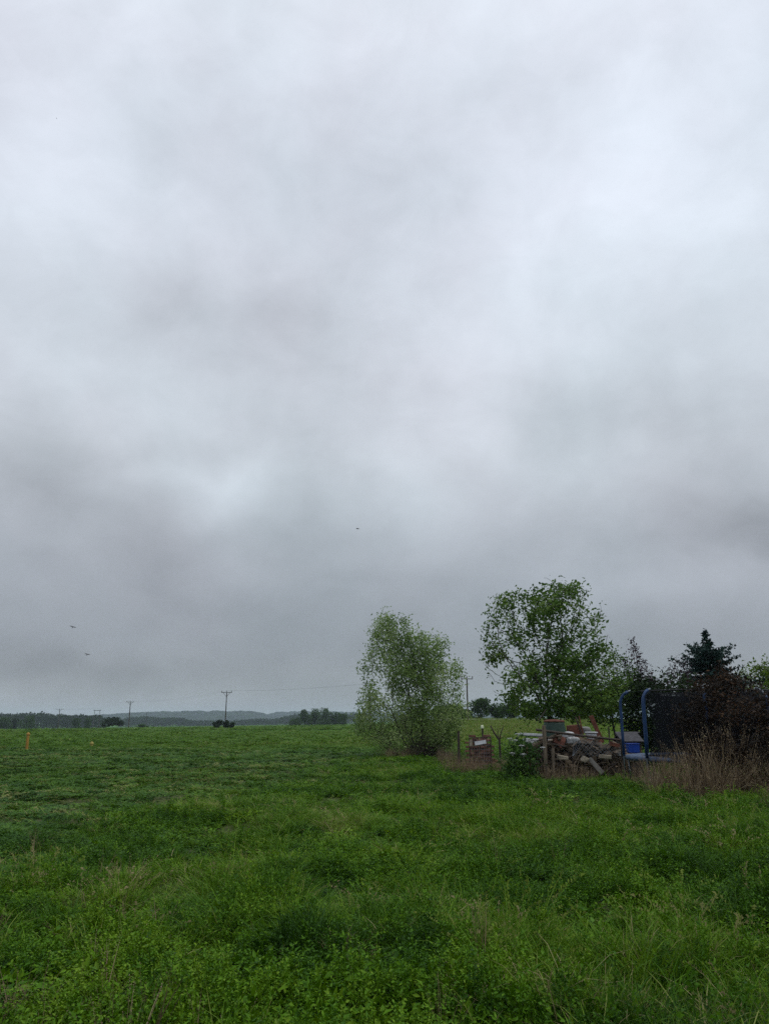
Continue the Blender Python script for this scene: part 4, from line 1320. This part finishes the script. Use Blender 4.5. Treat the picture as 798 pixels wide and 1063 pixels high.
def scatter(name, label, cat, P_, rot, scl, tint, kind, coll):
    me = bpy.data.meshes.new(name)
    n = len(P_)
    me.vertices.add(n); me.vertices.foreach_set('co', np.asarray(P_, np.float32).ravel())
    for nm, ty, dat in (('rot', 'FLOAT_VECTOR', rot), ('scl', 'FLOAT_VECTOR', scl)):
        a = me.attributes.new(nm, ty, 'POINT'); a.data.foreach_set('vector', np.asarray(dat, np.float32).ravel())
    a = me.attributes.new('tint', 'FLOAT', 'POINT'); a.data.foreach_set('value', np.asarray(tint, np.float32))
    a = me.attributes.new('pick', 'INT', 'POINT'); a.data.foreach_set('value', np.asarray(kind, np.int32))
    o = bpy.data.objects.new(name, me); COL.objects.link(o)
    attrs(o, label, cat, None, 'stuff')
    ng = bpy.data.node_groups.new(name, 'GeometryNodeTree')
    ng.interface.new_socket('Geometry', in_out='INPUT', socket_type='NodeSocketGeometry')
    ng.interface.new_socket('Geometry', in_out='OUTPUT', socket_type='NodeSocketGeometry')
    N, L = ng.nodes.new, ng.links.new
    gi, go = N('NodeGroupInput'), N('NodeGroupOutput')
    ci = N('GeometryNodeCollectionInfo'); ci.inputs['Collection'].default_value = coll
    ci.inputs['Separate Children'].default_value = True; ci.inputs['Reset Children'].default_value = True
    ip = N('GeometryNodeInstanceOnPoints'); ip.inputs['Pick Instance'].default_value = True
    def na(nm, ty):
        q = N('GeometryNodeInputNamedAttribute'); q.data_type = ty; q.inputs['Name'].default_value = nm; return q.outputs['Attribute']
    L(gi.outputs[0], ip.inputs['Points']); L(ci.outputs[0], ip.inputs['Instance'])
    L(na('pick', 'INT'), ip.inputs['Instance Index'])
    er = N('FunctionNodeEulerToRotation'); L(na('rot', 'FLOAT_VECTOR'), er.inputs[0]); L(er.outputs[0], ip.inputs['Rotation'])
    L(na('scl', 'FLOAT_VECTOR'), ip.inputs['Scale'])
    L(ip.outputs[0], go.inputs[0])
    md = o.modifiers.new('scatter', 'NODES'); md.node_group = ng
    print(name, n)
    return o

L_grass = leaf_mat('grass_blade', [(0, (.020, .057, .009)), (.25, (.040, .108, .008)), (.5, (.072, .166, .008)), (.75, (.13, .22, .018)), (.9, (.19, .21, .06)), (1, (.27, .23, .12))], .5, .16, instancer=True)
L_herb = leaf_mat('herb_leaf', [(0, (.020, .058, .007)), (.3, (.040, .110, .006)), (.6, (.074, .170, .006)), (1, (.135, .23, .016))], .5, .16, instancer=True)
L_crop = leaf_mat('crop_leaf', [(0, (.036, .092, .022)), (.4, (.064, .148, .022)), (.7, (.09, .182, .018)), (.88, (.13, .22, .03)), (1, (.24, .22, .09))], .55, .2, instancer=True)
L_straw = leaf_mat('dry_stalk', [(0, (.05, .036, .024)), (.4, (.14, .10, .062)), (.7, (.23, .17, .105)), (1, (.36, .29, .19))], .7, .15, instancer=True)

C_grass = make_protos('grass', [blades(1, 46, .14, .34, .13, .0075), blades(2, 46, .16, .36, .13, .007), blades(3, 40, .12, .30, .14, .008, .7, .8), blades(4, 36, .2, .44, .12, .0075, .45, .9),
                                blades(5, 16, .34, .62, .10, .005, .35, .55, 5, .5), blades(6, 14, .3, .55, .12, .005, .45, .8, 5, .6)], L_grass)
C_herb = make_protos('herb', [herb(11, 16, .08, .22, .14, .024, 20, .62), herb(12, 14, .10, .26, .14, .026, 20, .6), herb(13, 18, .06, .18, .15, .020, 24, .7), herb(14, 7, .2, .40, .1, .034, 22, .4, .92), herb(15, 7, .10, .24, .13, .085, 7, .42, .6)], L_herb)
C_crop = make_protos('crop', [herb(21, 14, .10, .24, .2, .042, 16, .5), herb(22, 14, .08, .22, .2, .038, 17, .5), herb(23, 12, .12, .26, .2, .046, 14, .45), blades(24, 40, .12, .28, .2, .011, .6, .6)], L_crop)
C_straw = make_protos('straw', [blades(31, 13, .6, 1.25, .16, .011, .35, .25, 4, .7), blades(32, 11, .5, 1.1, .16, .010, .6, .35, 4, .6), blades(33, 16, .3, .7, .18, .009, .7, .5, 4, .4), blades(34, 8, .9, 1.5, .12, .016, .35, .08, 4, .8)], L_straw)

rg = np.random.default_rng(2024)
def wedge(y0, y1, n, k=.60, m=1.6):
    """points spread evenly over the strip of ground in view between two distances"""
    Y = np.sqrt(rg.uniform(0, 1, n) * ((y1 + m / k) ** 2 - (y0 + m / k) ** 2) + (y0 + m / k) ** 2) - m / k
    X = rg.uniform(-1, 1, n) * (k * Y + m)
    return X, Y

def crop_zone(X, Y):
    """1 inside the short blue green crop, 0 in the weeds"""
    b = -4.2 + (Y - 8.5) * .135 + (fbm(X / 3.1, Y / 3.1, 41) - .5) * 3.5
    b = b + rg.normal(size=len(X)) * 1.1
    Y = Y + rg.normal(size=len(X)) * .9
    return np.where((Y > 8.5 + (fbm(X / 2.5, Y / 2.5, 44) - .5) * 5) & (X < b), 1, 0)

def blocked(X, Y):
    """nothing grows through the road, trampoline mat or the stacked heaps"""
    q = (np.hypot(X - TX, Y - TYc) < TR - .2)
    q |= (X > x0 + .1) & (X < x1 - .1) & (Y > PY - .3) & (Y < PY + .8)
    q |= (X > bx0) & (X < bx1) & (np.abs(Y - BY) < .2)
    q |= np.abs(Y - 147 - .05 * (X - xat(455, 152))) < 9.0
    return q

gX, gY, gS, gT, gK = [], [], [], [], []
hX, hY, hS, hT, hK = [], [], [], [], []
cX, cY, cS, cT, cK = [], [], [], [], []
def tint_at(X, Y):
    t = .45 + (fbm(X / 2.2, Y / 2.2, 7, 4) - .5) * .5 + (fbm(X / 9, Y / 9, 8, 3) - .5) * .2
    t = t + .22 * sstep(40, 70, Y) * sstep(0, 6, X) + .12 * sstep(40, 70, Y) * sstep(5, 14, X)
    t = t + (fbm(X / .6, Y / .8, 12, 3) - .5) * .95 * (Y < 40)
    return t + rg.normal(size=len(X)) * .13
for (y0, y1, n, s, hz) in ((2.6, 9, 16500, .92, .80), (9, 16, 22000, 1.0, .78), (16, 30, 36000, 1.25, .74), (30, 60, 52000, 1.7, .72), (60, 130, 42000, 3.0, 1.1), (130, 345, 36000, 5.0, 1.3)):
    X, Y = wedge(y0, y1, n)
    cz = crop_zone(X, Y)
    cl = fbm(X / .55, Y / .75, 51, 3)
    bare = fbm(X / .8, Y / .6, 19, 4) + .10 * (cz > 0) * sstep(10, 20, Y) * (X < -2) * .5
    ok = ~blocked(X, Y) & (bare < np.where(Y < 45, .63, 2)) & ((cl > .44) | (Y > 60) | (rg.uniform(0, 1, n) < .22)) | (~blocked(X, Y) & (rg.uniform(0, 1, n) < .14))
    X, Y, cz = X[ok], Y[ok], cz[ok]
    t = tint_at(X, Y)
    herbness = fbm(X / 1.7, Y / 1.7, 23, 4) + .05
    u = rg.uniform(0, 1, len(X))
    far = Y > 52 + (fbm(X / 12, Y / 12, 29) - .5) * 8 + np.maximum(0, X) * 2
    isfar = far & (X < 40)
    crop = (cz == 1) | isfar
    herbm = ~crop & (herbness + (u - .5) * .5 > .45)
    grassm = ~crop & ~herbm
    for msk, (lx, ly, ls, lt, lk), kinds in ((grassm, (gX, gY, gS, gT, gK), None), (herbm, (hX, hY, hS, hT, hK), None), (crop, (cX, cY, cS, cT, cK), None)):
        k = msk.sum()
        lx.append(X[msk]); ly.append(Y[msk]); lt.append(t[msk])
        q = rg.uniform(.75, 1.25, k); sc = s * q
        zz = hz * q * (1 + (fbm(X[msk] / .55, Y[msk] / .75, 51, 3) - .5) * 1.7 * (Y[msk] < 60))
        zz = zz * np.where(cz[msk] == 1, .62, 1.0) * (1 - .3 * sstep(7, 11, Y[msk]) * (1 - sstep(-1, 2, X[msk])))
        zz = zz * (1 - .35 * sstep(18, 22, Y[msk]) * sstep(1, 3, X[msk]) * (Y[msk] < 60))
        ls.append(np.stack([sc, sc, zz], 1))
        lk.append(rg.uniform(0, 1, k))
def cat_(l): return np.concatenate(l)
def emit(name, label, cat, X, Y, Sc, T, K, probs, coll, lean=.12):
    kinds = np.searchsorted(np.cumsum(probs) / np.sum(probs), K)
    n = len(X)
    rot = np.stack([rg.normal(size=n) * lean, rg.normal(size=n) * lean, rg.uniform(0, 6.28, n)], 1)
    return scatter(name, label, cat, np.stack([X, Y, gz(X, Y) - .01], 1), rot, Sc, T, kinds, coll)

X, Y = cat_(gX), cat_(gY)
T = cat_(gT); K = cat_(gK); Sc = cat_(gS)
kinds_p = [.28, .26, .24, .17, .03, .02]
straw = rg.uniform(0, 1, len(X)) < .025 + .26 * sstep(7.0, 4.2, Y) + .05 * (X > 2) * (Y < 12)
T = np.where(straw, rg.uniform(.75, 1.0, len(X)), np.clip(T, 0, .8))
emit('meadow_grass', 'rough green grass growing over the near field edge', 'grass', X, Y, Sc, T, K, kinds_p, C_grass)
X, Y, T = cat_(hX), cat_(hY), cat_(hT)
emit('broadleaf_weeds', 'dense low green weeds between the grass', 'weeds', X, Y, cat_(hS), np.clip(T + .02, .03, .95), cat_(hK), [.25, .23, .26, .12, .14], C_herb)
X, Y, T = cat_(cX), cat_(cY), cat_(cT)
weedy = fbm(X / 4, Y / 3, 88, 3)
dry = (rg.uniform(0, 1, len(X)) < .17 * sstep(.48, .62, weedy)) & (X < -2) & (Y < 55)
farb = sstep(46, 60, Y)
T = T * (1 - .35 * farb) + .33 * farb - .02 * (1 - farb) + (fbm(X / 25, Y / 60, 61, 2) - .5) * .3 * farb
Scc = cat_(cS); Scc[:, 2] *= 1 + .5 * farb - .2 * (1 - farb)
emit('field_crop', 'low green crop covering the wide field', 'crop', X, Y, Scc, np.where((rg.uniform(0, 1, len(X)) < .22) & (X > 2) & (Y > 28) & (Y < 160), rg.uniform(.88, 1.0, len(X)), np.where(dry, .97, np.clip(T, .02, .88))), cat_(cK), [.3, .3, .25, .15], C_crop)

# dry stalks: a thick stand before the trampoline, thinner round bricks, heap and willow
dx, dy, ds = [], [], []
def stand(px0, px1, Y0, Y1, n, s0, s1):
    Y = rg.uniform(Y0, Y1, n); px = rg.uniform(px0, px1, n)
    X = np.array([xat(a, b) for a, b in zip(px, Y)])
    dx.append(X); dy.append(Y); ds.append(rg.uniform(s0, s1, n))
stand(668, 860, 18.2, 20.1, 330, .35, 1.0)
stand(700, 830, 18.6, 19.9, 210, .9, 1.4)
stand(642, 690, 20.2, 21.6, 60, .3, .7)
stand(560, 650, 23.9, 24.6, 120, .25, .6)
stand(462, 522, 27.8, 29.3, 250, .25, .65)
stand(398, 432, 37.5, 39.5, 120, .3, .6)
stand(455, 475, 33, 37, 60, .3, .6)
stand(785, 840, 15.5, 18.5, 40, .4, .7)
stand(0, 798, 4.4, 12, 60, .22, .42)
stand(0, 190, 4.3, 5.4, 26, .26, .42)
X, Y, s = cat_(dx), cat_(dy), cat_(ds)
keep = (vnoise(X * 1.7, Y * 1.2, 77) > .30) | (Y < 14)
X, Y, s = X[keep], Y[keep], s[keep]
n = len(X)
emit('dry_stalks', 'dry brown stalks of last year standing before the trampoline and heaps', 'stalks', X, Y, np.stack([s, s, s], 1), np.clip(rg.normal(.45, .22, n), 0, 1), rg.uniform(0, 1, n), [.3, .25, .3, .15], C_straw, lean=.16)

# ------------------------------------------------------------------ damp air
HAZE_DENSITY = 0.00014
def haze():
    m = bpy.data.materials.new('damp_air'); m.use_nodes = True
    nt = m.node_tree; nt.nodes.clear()
    v = nt.nodes.new('ShaderNodeVolumePrincipled')
    v.inputs['Color'].default_value = (.73, .83, 1.0, 1)
    v.inputs['Density'].default_value = HAZE_DENSITY
    o = nt.nodes.new('ShaderNodeOutputMaterial'); nt.links.new(v.outputs[0], o.inputs['Volume'])
    mb = MB(); zb, zt = -16.0, 95.0
    mb.box((0, 3400, (zb + zt) / 2), (12000, 7800, zt - zb))
    attrs(mb.build('haze', m, None, (0, 0, 0)), 'thin damp haze lying over the whole field', 'haze', None, 'stuff')
haze()
